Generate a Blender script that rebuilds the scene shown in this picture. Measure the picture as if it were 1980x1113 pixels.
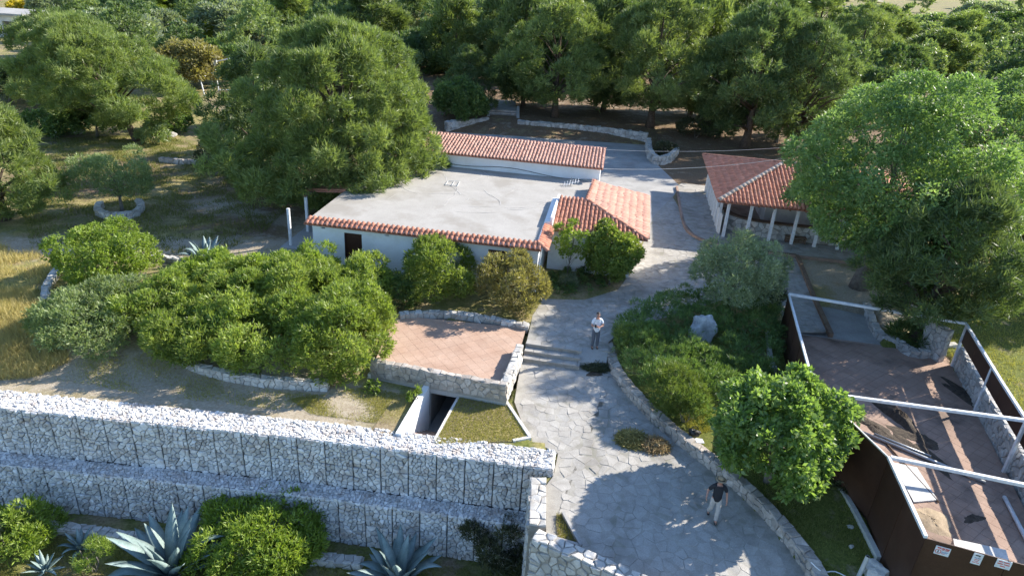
import bpy, bmesh, math, random
import numpy as np
from mathutils import Vector, Matrix
random.seed(7)
RAD = math.radians
for o in list(bpy.data.objects): bpy.data.objects.remove(o)
S = bpy.context.scene
C = S.collection

# ------------------------------------------------------------------ camera
HC = 15.4                       # camera height above the upper yard
FOC, PX, PY = 1340.0, 990.0, 556.5
_d = np.array([801 - PX, 3415 - PY, FOC]); _d /= np.linalg.norm(_d)
_up = -_d
_fw = np.array([0, 0, 1.0]); _Y = _fw - _up * (_fw @ _up); _Y /= np.linalg.norm(_Y)
_X = np.cross(_Y, _up)
ROT = np.stack([_X, _Y, _up])
cam_d = bpy.data.cameras.new('camera')
cam = bpy.data.objects.new('camera', cam_d); C.objects.link(cam)
_r, _u, _b = ROT @ [1, 0, 0], ROT @ [0, -1, 0], ROT @ [0, 0, -1]
cam.matrix_world = Matrix(((_r[0], _u[0], _b[0], 0), (_r[1], _u[1], _b[1], 0), (_r[2], _u[2], _b[2], HC), (0, 0, 0, 1)))
cam_d.sensor_width = 36; cam_d.lens = FOC / 1980 * 36
cam_d.clip_start = 0.5; cam_d.clip_end = 6000
S.camera = cam
# ------------------------------------------------------------------ sky, sun, exposure
SUN_EL = 31.5
SUN_AZ = math.atan2(0.90, 0.43)         # from +Y towards +X
w = bpy.data.worlds.new('World'); S.world = w; w.use_nodes = True
nt = w.node_tree
sky = nt.nodes.new('ShaderNodeTexSky'); sky.sky_type = 'NISHITA'; sky.sun_disc = False
sky.sun_elevation = RAD(SUN_EL); sky.sun_rotation = SUN_AZ
sky.altitude = 50; sky.dust_density = 0.4; sky.ozone_density = 4.0
bg = nt.nodes['Background']; bg.inputs['Strength'].default_value = 0.145
nt.links.new(sky.outputs[0], bg.inputs[0])
sd = bpy.data.lights.new('sun', 'SUN'); sd.energy = 5.0; sd.angle = RAD(0.53); sd.color = (1, 0.93, 0.82)
so = bpy.data.objects.new('sun', sd); C.objects.link(so)
_sv = Vector((math.cos(RAD(SUN_EL)) * math.sin(SUN_AZ), math.cos(RAD(SUN_EL)) * math.cos(SUN_AZ), math.sin(RAD(SUN_EL))))
so.rotation_euler = _sv.to_track_quat('Z', 'Y').to_euler(); so.location = (40, 30, 60)
S.view_settings.view_transform = 'Standard'; S.view_settings.look = 'None'
S.view_settings.exposure = 1.07; S.view_settings.gamma = 1
S.cycles.max_bounces = 4; S.cycles.diffuse_bounces = 3; S.cycles.glossy_bounces = 1; S.cycles.transmission_bounces = 3; S.cycles.use_light_tree = False; S.cycles.caustics_reflective = False; S.cycles.caustics_refractive = False
S.render.resolution_x = 1024; S.render.resolution_y = 575

# ------------------------------------------------------------------ survey helpers: a sighted point to a place on the site
def G(x, y, z=0.0):
    r = ROT @ np.array([x - PX, y - PY, FOC]); t = (z - HC) / r[2]
    return Vector((r[0] * t, r[1] * t, z))
def GP(pts, z=0.0): return [G(x, y, z) for x, y in pts]
def Pj(p):
    v = ROT.T @ (np.array(p, float) - [0, 0, HC]); return PX + FOC * v[0] / v[2], PY + FOC * v[1] / v[2]
def rise(base, ytop):
    lo, hi = 0.0, 40.0
    for _ in range(40):
        m = (lo + hi) / 2
        if Pj((base[0], base[1], base[2] + m))[1] > ytop: lo = m
        else: hi = m
    return lo
def spot(px, ybot, ytop, hw, z=0.0, back=0.75):
    g = G(px, ybot, z); d = math.dist(g, (0, 0, HC)); r = hw * d / FOC
    s = (g.x, g.y + r * back); k = s[1] / g.y
    base = Vector((g.x * k, s[1], z))
    d = math.dist(base, (0, 0, HC)); r = hw * d / FOC
    return base, r, rise(base, ytop)

# ------------------------------------------------------------------ tagging
def tag(o, label=None, cat=None, group=None, kind=None):
    if label: o['label'] = label
    if cat: o['category'] = cat
    if group: o['group'] = group
    if kind: o['kind'] = kind
    return o
def thing(name, label, cat, loc=(0, 0, 0), rz=0.0, group=None):
    o = bpy.data.objects.new(name, None); C.objects.link(o); o.empty_display_size = 0.2
    o.location = loc; o.rotation_euler = (0, 0, rz)
    return tag(o, label, cat, group)
_wm = {}
def wmat(o):
    m = Matrix.LocRotScale(o.location, o.rotation_euler, o.scale)
    return wmat(o.parent) @ m if o.parent else m
def link(name, me, parent=None, mats=None):
    """mesh given in world coordinates; becomes a child without moving"""
    o = bpy.data.objects.new(name, me); C.objects.link(o)
    if mats and not me.materials: me.materials.append(mats)
    if parent:
        o.parent = parent
        m = wmat(parent).inverted()
        o.matrix_basis = m
    return o

class MB:
    def __init__(s): s.v = []; s.f = []; s.r = []
    def add(s, vs, fs, rnd=None):
        b = len(s.v); s.v += [tuple(p) for p in vs]; s.f += [tuple(i + b for i in f) for f in fs]
        s.r += [random.random() if rnd is None else rnd] * len(vs); return s
    def box(s, o, ux, uy, uz, rnd=None):
        o, ux, uy, uz = map(Vector, (o, ux, uy, uz))
        if ux.cross(uy).dot(uz) < 0: o = o + ux; ux = -ux
        p = [o, o + ux, o + ux + uy, o + uy]; p += [q + uz for q in p]
        return s.add(p, [(3, 2, 1, 0), (4, 5, 6, 7), (0, 1, 5, 4), (1, 2, 6, 5), (2, 3, 7, 6), (3, 0, 4, 7)], rnd)
    def bar(s, a, b, wd, ht, up=(0, 0, 1)):
        a, b, up = Vector(a), Vector(b), Vector(up)
        d = b - a; sd_ = d.cross(up)
        if sd_.length < 1e-6: sd_ = d.cross(Vector((0, 1, 0)))
        sd_.normalize(); u2 = sd_.cross(d).normalized()
        return s.box(a - sd_ * wd / 2 - u2 * ht / 2, d, sd_ * wd, u2 * ht)
    def tube(s, pts, rads, n=7, cap=True):
        pts = [Vector(p) for p in pts]; vs = []; fs = []
        for i, p in enumerate(pts):
            t = (pts[min(i + 1, len(pts) - 1)] - pts[max(i - 1, 0)]).normalized()
            a = t.cross(Vector((0.31, 0.2, 0.93)))
            if a.length < 0.05: a = t.cross(Vector((1, 0, 0)))
            a.normalize(); c = t.cross(a); r = rads[i] if hasattr(rads, '__len__') else rads
            for k in range(n):
                an = 2 * math.pi * k / n; vs.append(p + (a * math.cos(an) + c * math.sin(an)) * r)
        for i in range(len(pts) - 1):
            for k in range(n):
                k2 = (k + 1) % n; fs.append((i * n + k, i * n + k2, (i + 1) * n + k2, (i + 1) * n + k))
        if cap: fs.append(tuple(range(n - 1, -1, -1))); fs.append(tuple((len(pts) - 1) * n + k for k in range(n)))
        return s.add(vs, fs)
    def prism(s, poly, z0, z1):
        """poly: list of xy(counter-clockwise or not); z0,z1 numbers or lists"""
        n = len(poly); a = sum(poly[i][0] * poly[(i + 1) % n][1] - poly[(i + 1) % n][0] * poly[i][1] for i in range(n))
        if a < 0:
            poly = poly[::-1]
            if hasattr(z0, '__len__'): z0 = z0[::-1]
            if hasattr(z1, '__len__'): z1 = z1[::-1]
        g = lambda z, i: z[i] if hasattr(z, '__len__') else z
        vs = [(p[0], p[1], g(z0, i)) for i, p in enumerate(poly)] + [(p[0], p[1], g(z1, i)) for i, p in enumerate(poly)]
        fs = [tuple(range(n - 1, -1, -1)), tuple(range(n, 2 * n))] + [(i, (i + 1) % n, n + (i + 1) % n, n + i) for i in range(n)]
        return s.add(vs, fs)
    def mesh(s, name, mt, smooth=False):
        me = bpy.data.meshes.new(name); me.from_pydata(s.v, [], s.f)
        at = me.attributes.new('rnd', 'FLOAT', 'POINT'); at.data.foreach_set('value', s.r)
        if mt: me.materials.append(mt)
        if smooth: me.polygons.foreach_set('use_smooth', [True] * len(me.polygons))
        me.update(); return me
    def build(s, name, mt, parent=None, smooth=False): return link(name, s.mesh(name, mt, smooth), parent)

# ------------------------------------------------------------------ materials
def nodes(name):
    m = bpy.data.materials.new(name); m.use_nodes = True; t = m.node_tree
    return m, t, t.nodes['Principled BSDF']
def N(t, ty, **kw):
    n = t.nodes.new(ty)
    for k, v in kw.items():
        if k.startswith('i_'): n.inputs[k[2:].replace('_', ' ')].default_value = v
        else: setattr(n, k, v)
    return n
def c4(c): return (c[0], c[1], c[2], 1)
def noise(t, scale, detail=6, rough=0.6, coord=None, dist=0.0):
    n = N(t, 'ShaderNodeTexNoise'); n.inputs['Scale'].default_value = scale; n.inputs['Detail'].default_value = detail
    n.inputs['Roughness'].default_value = rough; n.inputs['Distortion'].default_value = dist
    if coord: t.links.new(coord, n.inputs['Vector'])
    return n
def mixc(t, fac, a, b, mode='MIX'):
    n = N(t, 'ShaderNodeMix', data_type='RGBA', blend_type=mode)
    for sck, v in ((n.inputs[0], fac), (n.inputs[6], a), (n.inputs[7], b)):
        if isinstance(v, (int, float)): sck.default_value = v
        elif isinstance(v, tuple): sck.default_value = c4(v)
        else: t.links.new(v, sck)
    return n.outputs[2]
def ramp(t, val, stops):
    n = N(t, 'ShaderNodeValToRGB'); e = n.color_ramp.elements
    while len(e) < len(stops): e.new(0.5)
    for i, (p, c) in enumerate(stops):
        e[i].position = p; e[i].color = c4(c) if isinstance(c, tuple) else (c, c, c, 1)
    t.links.new(val, n.inputs[0]); return n.outputs[0]
def rnd_node(t):
    a = N(t, 'ShaderNodeAttribute', attribute_name='rnd'); oi = N(t, 'ShaderNodeObjectInfo')
    ad = N(t, 'ShaderNodeMath', operation='ADD'); fr = N(t, 'ShaderNodeMath', operation='FRACT')
    t.links.new(a.outputs['Fac'], ad.inputs[0]); t.links.new(oi.outputs['Random'], ad.inputs[1]); t.links.new(ad.outputs[0], fr.inputs[0])
    return fr.outputs[0]
def bump(t, b, h, st, dist=0.02):
    n = N(t, 'ShaderNodeBump'); n.inputs['Strength'].default_value = st; n.inputs['Distance'].default_value = dist
    t.links.new(h, n.inputs['Height']); t.links.new(n.outputs[0], b.inputs['Normal'])
def world_pos(t): return N(t, 'ShaderNodeNewGeometry').outputs['Position']
def surf(name, c1, c2, scale=3.0, rough=0.85, bmp=0.4, bdist=0.02, vary=0.0, stain=None, stain_scale=0.6, stain_amt=0.5, fine=30.0, spec=0.3):
    """noise-mottled surface; vary: brightness spread from piece to piece; stain: a second, patchy colour"""
    m, t, b = nodes(name); p = world_pos(t)
    n1 = noise(t, scale, 4, 0.62, p)
    col = mixc(t, ramp(t, n1.outputs['Fac'], [(0.32, 0.0), (0.68, 1.0)]), c1, c2)
    n2 = noise(t, fine, 2, 0.6, p)
    col = mixc(t, 0.35, col, ramp(t, n2.outputs['Fac'], [(0.3, 0.35), (0.7, 0.75)]), 'OVERLAY')
    if stain:
        n3 = noise(t, stain_scale, 4, 0.65, p)
        f = ramp(t, n3.outputs['Fac'], [(0.5, 0.0), (0.66, stain_amt)])
        col = mixc(t, f, col, stain)
    if vary:
        r = rnd_node(t)
        v = ramp(t, r, [(0.0, 1 - vary), (1.0, 1 + vary * 0.6)])
        col = mixc(t, 1.0, col, v, 'MULTIPLY')
    t.links.new(col, b.inputs['Base Color']); b.inputs['Roughness'].default_value = rough
    b.inputs['Specular IOR Level'].default_value = spec
    if bmp: bump(t, b, n2.outputs['Fac'], bmp, bdist)
    return m
def leafm(name, dark, mid, light, trans=0.3, rough=0.5, spec=0.35, hue=0.0):
    m, t, b = nodes(name)
    a = N(t, 'ShaderNodeAttribute', attribute_name='rnd'); oi = N(t, 'ShaderNodeObjectInfo')
    col = ramp(t, a.outputs['Fac'], [(0.0, dark), (0.5, mid), (1.0, light)])
    v = ramp(t, oi.outputs['Random'], [(0.0, 0.85), (1.0, 1.12)])
    col = mixc(t, 1.0, col, v, 'MULTIPLY')
    t.links.new(col, b.inputs['Base Color']); b.inputs['Roughness'].default_value = rough
    b.inputs['Specular IOR Level'].default_value = spec
    tr = N(t, 'ShaderNodeBsdfTranslucent'); t.links.new(mixc(t, 1.0, col, (1.5, 1.55, 0.7), 'MULTIPLY'), tr.inputs[0])
    mx = N(t, 'ShaderNodeMixShader'); mx.inputs[0].default_value = trans
    t.links.new(b.outputs[0], mx.inputs[1]); t.links.new(tr.outputs[0], mx.inputs[2])
    t.links.new(mx.outputs[0], t.nodes['Material Output'].inputs[0])
    return m
def plain(name, c, rough=0.6, metal=0.0, spec=0.4):
    m, t, b = nodes(name); p = world_pos(t); n = noise(t, 6, 5, 0.6, p)
    k = mixc(t, ramp(t, n.outputs['Fac'], [(0.3, 0.0), (0.7, 1.0)]), tuple(x * 0.82 for x in c), tuple(min(1, x * 1.08) for x in c))
    t.links.new(k, b.inputs['Base Color']); b.inputs['Roughness'].default_value = rough
    b.inputs['Metallic'].default_value = metal; b.inputs['Specular IOR Level'].default_value = spec
    return m
M = {}
M['limestone'] = surf('limestone', (0.42, 0.40, 0.37), (0.60, 0.58, 0.54), 4, 0.9, 0.5, 0.02, 0.22, (0.30, 0.24, 0.18), 1.6, 0.35)
M['gabion_stone'] = surf('gabion_stone', (0.54, 0.53, 0.52), (0.72, 0.71, 0.69), 3, 0.92, 0.5, 0.02, 0.30, (0.44, 0.35, 0.29), 2.2, 0.55)
M['gabion_core'] = surf('gabion_core', (0.07, 0.07, 0.07), (0.14, 0.135, 0.13), 5, 0.95, 0.6, 0.05)
M['wire'] = plain('wire', (0.06, 0.065, 0.07), 0.6, 0.3)
M['mortar'] = surf('mortar', (0.24, 0.225, 0.20), (0.35, 0.33, 0.30), 3, 0.95, 0.5, 0.02)
M['rubble'] = surf('rubble', (0.33, 0.29, 0.25), (0.50, 0.45, 0.40), 3.5, 0.9, 0.5, 0.02, 0.25, (0.17, 0.155, 0.13), 1.2, 0.5)
M['flag'] = surf('flag', (0.325, 0.305, 0.275), (0.415, 0.395, 0.36), 2.4, 0.9, 0.5, 0.012, 0.07, (0.25, 0.23, 0.20), 0.7, 0.75)
M['flag_joint'] = surf('flag_joint', (0.285, 0.265, 0.235), (0.375, 0.355, 0.315), 2.4, 0.95, 0.5, 0.012, 0, (0.20, 0.19, 0.145), 0.7, 0.75)
M['concrete'] = surf('concrete', (0.30, 0.29, 0.275), (0.39, 0.38, 0.36), 0.8, 0.9, 0.3, 0.01, 0, (0.20, 0.19, 0.18), 0.35, 0.5)
M['roof_screed'] = surf('roof_screed', (0.340, 0.320, 0.290), (0.395, 0.375, 0.345), 0.7, 0.9, 0.25, 0.01, 0, (0.29, 0.265, 0.23), 0.45, 0.75)
M['crack_fill'] = surf('crack_fill', (0.42, 0.40, 0.37), (0.50, 0.48, 0.45), 2, 0.9, 0.2)
M['plaster'] = surf('plaster', (0.80, 0.80, 0.80), (0.85, 0.85, 0.85), 0.6, 0.85, 0.15, 0.005, 0, (0.62, 0.60, 0.56), 0.9, 0.35)
M['old_plaster'] = surf('old_plaster', (0.55, 0.53, 0.49), (0.68, 0.66, 0.62), 1.2, 0.9, 0.3, 0.01, 0, (0.34, 0.31, 0.28), 0.8, 0.6)
M['tile'] = surf('tile', (0.46, 0.185, 0.115), (0.56, 0.265, 0.180), 2.5, 0.8, 0.25, 0.005, 0.20, (0.36, 0.17, 0.12), 0.9, 0.4)
M['tile_pale'] = surf('tile_pale', (0.52, 0.275, 0.205), (0.60, 0.355, 0.275), 2.5, 0.8, 0.25, 0.005, 0.14, (0.47, 0.30, 0.24), 0.7, 0.4)
M['tile_bed'] = surf('tile_bed', (0.34, 0.145, 0.095), (0.44, 0.20, 0.14), 2.5, 0.85, 0.25, 0.005)
M['ridge_tile'] = surf('ridge_tile', (0.58, 0.42, 0.32), (0.66, 0.52, 0.42), 2.5, 0.85, 0.25, 0.005, 0.2)
M['terracotta'] = surf('terracotta', (0.40, 0.262, 0.190), (0.475, 0.335, 0.255), 0.9, 0.8, 0.12, 0.003, 0.07, (0.37, 0.235, 0.17), 0.5, 0.35)
M['terracotta_old'] = surf('terracotta_old', (0.30, 0.20, 0.15), (0.41, 0.285, 0.22), 0.7, 0.85, 0.3, 0.004, 0.06, (0.15, 0.11, 0.085), 0.4, 0.8)
M['grout'] = surf('grout', (0.32, 0.235, 0.18), (0.40, 0.30, 0.24), 2, 0.95, 0.2)
M['door'] = plain('door', (0.055, 0.02, 0.014), 0.5)
M['brown_panel'] = surf('brown_panel', (0.050, 0.024, 0.016), (0.072, 0.036, 0.024), 1.2, 0.55, 0.1, 0.004, 0.1, (0.09, 0.055, 0.04), 0.8, 0.3)
M['white_paint'] = plain('white_paint', (0.74, 0.75, 0.76), 0.5)
M['dirty_white'] = plain('dirty_white', (0.55, 0.55, 0.53), 0.7)
M['galv'] = plain('galv', (0.42, 0.44, 0.46), 0.45, 0.5)
M['dark_metal'] = plain('dark_metal', (0.04, 0.04, 0.04), 0.6)
M['wood'] = surf('wood', (0.13, 0.085, 0.055), (0.22, 0.15, 0.10), 4, 0.85, 0.3)
M['bark'] = surf('bark', (0.075, 0.055, 0.042), (0.17, 0.125, 0.095), 6, 0.95, 0.9, 0.05)
M['bark_grey'] = surf('bark_grey', (0.12, 0.105, 0.09), (0.24, 0.215, 0.185), 6, 0.95, 0.8, 0.04)
M['boulder'] = surf('boulder', (0.38, 0.39, 0.40), (0.56, 0.57, 0.58), 2.2, 0.9, 0.9, 0.06, 0, (0.2, 0.2, 0.2), 1.8, 0.6)
M['debris'] = surf('debris', (0.05, 0.04, 0.032), (0.12, 0.095, 0.07), 6, 0.95, 0.9, 0.05)
M['sand'] = surf('sand', (0.30, 0.23, 0.15), (0.40, 0.31, 0.21), 5, 0.95, 0.6, 0.02)
# foliage: dark / mid / light leaf colours
M['pine'] = leafm('pine', (0.078, 0.118, 0.040), (0.168, 0.222, 0.072), (0.297, 0.347, 0.134), 0.40, 0.5, 0.5)
M['pine_dark'] = leafm('pine_dark', (0.056, 0.098, 0.040), (0.122, 0.175, 0.065), (0.225, 0.281, 0.115), 0.38, 0.5, 0.5)
M['pine_young'] = leafm('pine_young', (0.103, 0.151, 0.045), (0.200, 0.259, 0.084), (0.324, 0.378, 0.146), 0.42, 0.5, 0.5)
M['ash'] = leafm('ash', (0.077, 0.143, 0.050), (0.160, 0.248, 0.088), (0.297, 0.396, 0.165), 0.40, 0.5, 0.5)
M['fig'] = leafm('fig', (0.110, 0.190, 0.052), (0.205, 0.310, 0.092), (0.330, 0.440, 0.170), 0.48, 0.4, 0.6)
M['oleander'] = leafm('oleander', (0.115, 0.170, 0.036), (0.210, 0.275, 0.062), (0.340, 0.395, 0.115), 0.45, 0.45, 0.5)
M['olive'] = leafm('olive', (0.123, 0.161, 0.101), (0.237, 0.283, 0.181), (0.398, 0.444, 0.322), 0.42, 0.5, 0.6)
M['bright'] = leafm('bright', (0.115, 0.175, 0.030), (0.205, 0.285, 0.048), (0.330, 0.400, 0.095), 0.42, 0.5, 0.5)
M['olivegreen'] = leafm('olivegreen', (0.114, 0.177, 0.072), (0.219, 0.281, 0.122), (0.354, 0.416, 0.210), 0.42, 0.5, 0.6)
M['rosemary'] = leafm('rosemary', (0.054, 0.100, 0.034), (0.117, 0.188, 0.056), (0.235, 0.305, 0.094), 0.35, 0.5, 0.5)
M['hedge'] = leafm('hedge', (0.075, 0.120, 0.028), (0.145, 0.200, 0.046), (0.255, 0.305, 0.085), 0.40, 0.5, 0.5)  # rosemary green lightened and yellowed; sunlight on the front mounds put into the colour
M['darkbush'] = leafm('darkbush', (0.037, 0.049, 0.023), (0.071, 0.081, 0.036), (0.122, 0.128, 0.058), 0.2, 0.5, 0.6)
M['brownbush'] = leafm('brownbush', (0.161, 0.142, 0.060), (0.283, 0.255, 0.101), (0.416, 0.368, 0.161), 0.42, 0.5, 0.6)
M['broom'] = leafm('broom', (0.16, 0.17, 0.02), (0.55, 0.42, 0.02), (0.75, 0.58, 0.03), 0.25, 0.5, 0.3)
M['agave'] = surf('agave', (0.16, 0.23, 0.22), (0.27, 0.345, 0.335), 3, 0.5, 0.1, 0.005, 0.15)
M['dry_grass'] = leafm('dry_grass', (0.34, 0.28, 0.12), (0.50, 0.42, 0.19), (0.66, 0.57, 0.29), 0.3, 0.7, 0.2)
M['lawn'] = leafm('lawn', (0.20, 0.20, 0.050), (0.31, 0.29, 0.085), (0.44, 0.40, 0.14), 0.3, 0.7, 0.2)
M['weeds'] = leafm('weeds', (0.12, 0.145, 0.036), (0.21, 0.225, 0.065), (0.34, 0.32, 0.12), 0.3, 0.7, 0.2)
M['hay'] = leafm('hay', (0.224, 0.154, 0.084), (0.378, 0.273, 0.147), (0.560, 0.434, 0.252), 0.15, 0.8, 0.2)
M['hay_green'] = leafm('hay_green', (0.182, 0.161, 0.056), (0.322, 0.280, 0.105), (0.476, 0.406, 0.168), 0.15, 0.8, 0.2)
M['skin'] = plain('skin', (0.45, 0.24, 0.17), 0.55)
M['hair'] = plain('hair', (0.035, 0.022, 0.015), 0.6)
M['white_cloth'] = plain('white_cloth', (0.72, 0.75, 0.80), 0.85)
M['grey_cloth'] = plain('grey_cloth', (0.10, 0.11, 0.135), 0.85)
M['black_cloth'] = plain('black_cloth', (0.022, 0.024, 0.030), 0.85)
M['beige_cloth'] = plain('beige_cloth', (0.46, 0.43, 0.40), 0.85)
M['straw'] = plain('straw', (0.28, 0.22, 0.14), 0.8)
M['black'] = plain('black', (0.015, 0.015, 0.015), 0.4)
M['red_ink'] = plain('red_ink', (0.6, 0.12, 0.12), 0.6)
M['blue_ink'] = plain('blue_ink', (0.12, 0.22, 0.4), 0.6)
M['sign_white'] = plain('sign_white', (0.72, 0.74, 0.78), 0.5)

# ------------------------------------------------------------------ pieces: Voronoi stones, tiles
def clip(poly, n, d):
    out = []
    for i in range(len(poly)):
        a, b = poly[i], poly[(i + 1) % len(poly)]
        da, db = a[0] * n[0] + a[1] * n[1] - d, b[0] * n[0] + b[1] * n[1] - d
        if da <= 0: out.append(a)
        if (da < 0 < db) or (db < 0 < da):
            k = da / (da - db); out.append((a[0] + (b[0] - a[0]) * k, a[1] + (b[1] - a[1]) * k))
    return out
def cells(w_, h_, cell, jit=0.8, seed=1, aspect=1.0, keep=None, x0=0.0, y0=0.0, drop=0.0):
    rg = random.Random(seed); nx = max(1, round(w_ / (cell * aspect))); ny = max(1, round(h_ / cell)); cx_, cy_ = w_ / nx, h_ / ny
    pt = {}
    for i in range(nx):
        for j in range(ny):
            if rg.random() >= drop or nx * ny < 6:
                pt[i, j] = (x0 + (i + 0.5 + (rg.random() - 0.5) * jit) * cx_, y0 + (j + 0.5 + (rg.random() - 0.5) * jit) * cy_)
    res = []
    for (i, j), p in pt.items():
        if keep and not keep(p): continue
        poly = [(max(x0, p[0] - 2 * cx_), max(y0, p[1] - 2 * cy_)), (min(x0 + w_, p[0] + 2 * cx_), max(y0, p[1] - 2 * cy_)),
                (min(x0 + w_, p[0] + 2 * cx_), min(y0 + h_, p[1] + 2 * cy_)), (max(x0, p[0] - 2 * cx_), min(y0 + h_, p[1] + 2 * cy_))]
        for di in (-1, 0, 1, -2, 2):
            for dj in (-1, 0, 1, -2, 2):
                q = pt.get((i + di, j + dj))
                if q is None or (di == 0 and dj == 0): continue
                n = (q[0] - p[0], q[1] - p[1]); d = n[0] * (p[0] + q[0]) / 2 + n[1] * (p[1] + q[1]) / 2
                poly = clip(poly, n, d)
                if len(poly) < 3: break
            if len(poly) < 3: break
        if len(poly) >= 3: res.append(poly)
    return res
def tidy(poly, mn):
    out = []
    for p in poly:
        if not out or math.dist(p, out[-1]) > mn: out.append(p)
    if len(out) > 1 and math.dist(out[0], out[-1]) <= mn: out.pop()
    return out
def stone(poly, gap, hgt, rg, depth=0.03, flat=False, rough=1.0):
    """poly in a plane -> list of (a, b, height) verts and faces: a stone with worn edges"""
    cx_ = sum(p[0] for p in poly) / len(poly); cy_ = sum(p[1] for p in poly) / len(poly)
    sz = math.sqrt(sum((p[0] - cx_) ** 2 + (p[1] - cy_) ** 2 for p in poly) / len(poly))
    poly = tidy(poly, sz * 0.22)
    if len(poly) < 3 or sz < gap * 1.2: return None
    n = len(poly); k0 = max(0.3, 1 - gap / sz); vs = []; fs = []
    rings = ((k0, -depth), (k0 * 0.985, hgt * 0.72), (k0 * (0.90 if flat else 0.72), hgt)) 
    tx, ty = (rg.random() - 0.5) * 0.5 * rough, (rg.random() - 0.5) * 0.5 * rough
    for kk, z in rings:
        for p in poly:
            a, b = (p[0] - cx_) * kk, (p[1] - cy_) * kk
            zz = z + (0 if z < 0 else (a * tx + b * ty) + (rg.random() - 0.5) * hgt * 0.25 * rough)
            vs.append((cx_ + a, cy_ + b, zz))
    for r in range(2):
        for i in range(n):
            j = (i + 1) % n; fs.append((r * n + i, r * n + j, (r + 1) * n + j, (r + 1) * n + i))
    fs.append(tuple(2 * n + i for i in range(n)))
    return vs, fs, sz
def put_pieces(items, name, mt, parent, limit=300, stuff_name=None, key=None):
    """items: (verts, faces, size); the nearest/largest become parts, the rest one 'stuff' part"""
    if key: items = sorted(items, key=key, reverse=True)
    for vs, fs, sz in items[:limit]:
        MB().add(vs, fs).build(name, mt, parent)
    rest = items[limit:]
    if rest:
        mb = MB()
        for vs, fs, sz in rest: mb.add(vs, fs)
        tag(mb.build(stuff_name or name + 's', mt, parent), kind='stuff')
def appar(it):
    v = it[0][0]; return it[2] / math.dist(v, (0, 0, HC))
def seen(v, mg=30):
    x, y = Pj(v); return -mg < x < 1980 + mg and -mg < y < 1113 + mg
def inpoly(x, y, P):
    c = False; n = len(P); j = n - 1
    for i in range(n):
        if (P[i][1] > y) != (P[j][1] > y) and x < (P[j][0] - P[i][0]) * (y - P[i][1]) / (P[j][1] - P[i][1]) + P[i][0]: c = not c
        j = i
    return c
def inpoly_np(X, Y, P):
    c = np.zeros(X.shape, bool); n = len(P); j = n - 1
    for i in range(n):
        xi, yi, xj, yj = P[i][0], P[i][1], P[j][0], P[j][1]
        if yi != yj:
            c ^= ((yi > Y) != (yj > Y)) & (X < (xj - xi) * (Y - yi) / (yj - yi) + xi)
        j = i
    return c
def smooth_path(pts, step=0.3):
    """Catmull-Rom through xyz points, resampled"""
    pts = [Vector(p) for p in pts]; out = []
    for i in range(len(pts) - 1):
        p0, p1, p2, p3 = pts[max(i - 1, 0)], pts[i], pts[i + 1], pts[min(i + 2, len(pts) - 1)]
        n = max(1, int((p2 - p1).length / step))
        for k in range(n):
            t = k / n
            out.append(0.5 * ((2 * p1) + (p2 - p0) * t + (2 * p0 - 5 * p1 + 4 * p2 - p3) * t * t + (3 * p1 - p0 - 3 * p2 + p3) * t ** 3))
    out.append(pts[-1]); return out
class Path:
    def __init__(s, pts, step=0.3, smooth=True):
        s.p = smooth_path(pts, step) if smooth else [Vector(p) for p in pts]
        s.l = [0.0]
        for a, b in zip(s.p, s.p[1:]): s.l.append(s.l[-1] + math.hypot(b.x - a.x, b.y - a.y))
        s.L = s.l[-1]
    def at(s, d):
        d = min(max(d, 0), s.L)
        i = int(np.searchsorted(s.l, d)) - 1; i = min(max(i, 0), len(s.p) - 2)
        k = (d - s.l[i]) / max(1e-9, s.l[i + 1] - s.l[i]); a, b = s.p[i], s.p[i + 1]
        t = Vector((b.x - a.x, b.y - a.y, 0)).normalized()
        return a.lerp(b, k), t, Vector((-t.y, t.x, 0))       # point, tangent, left normal
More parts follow.
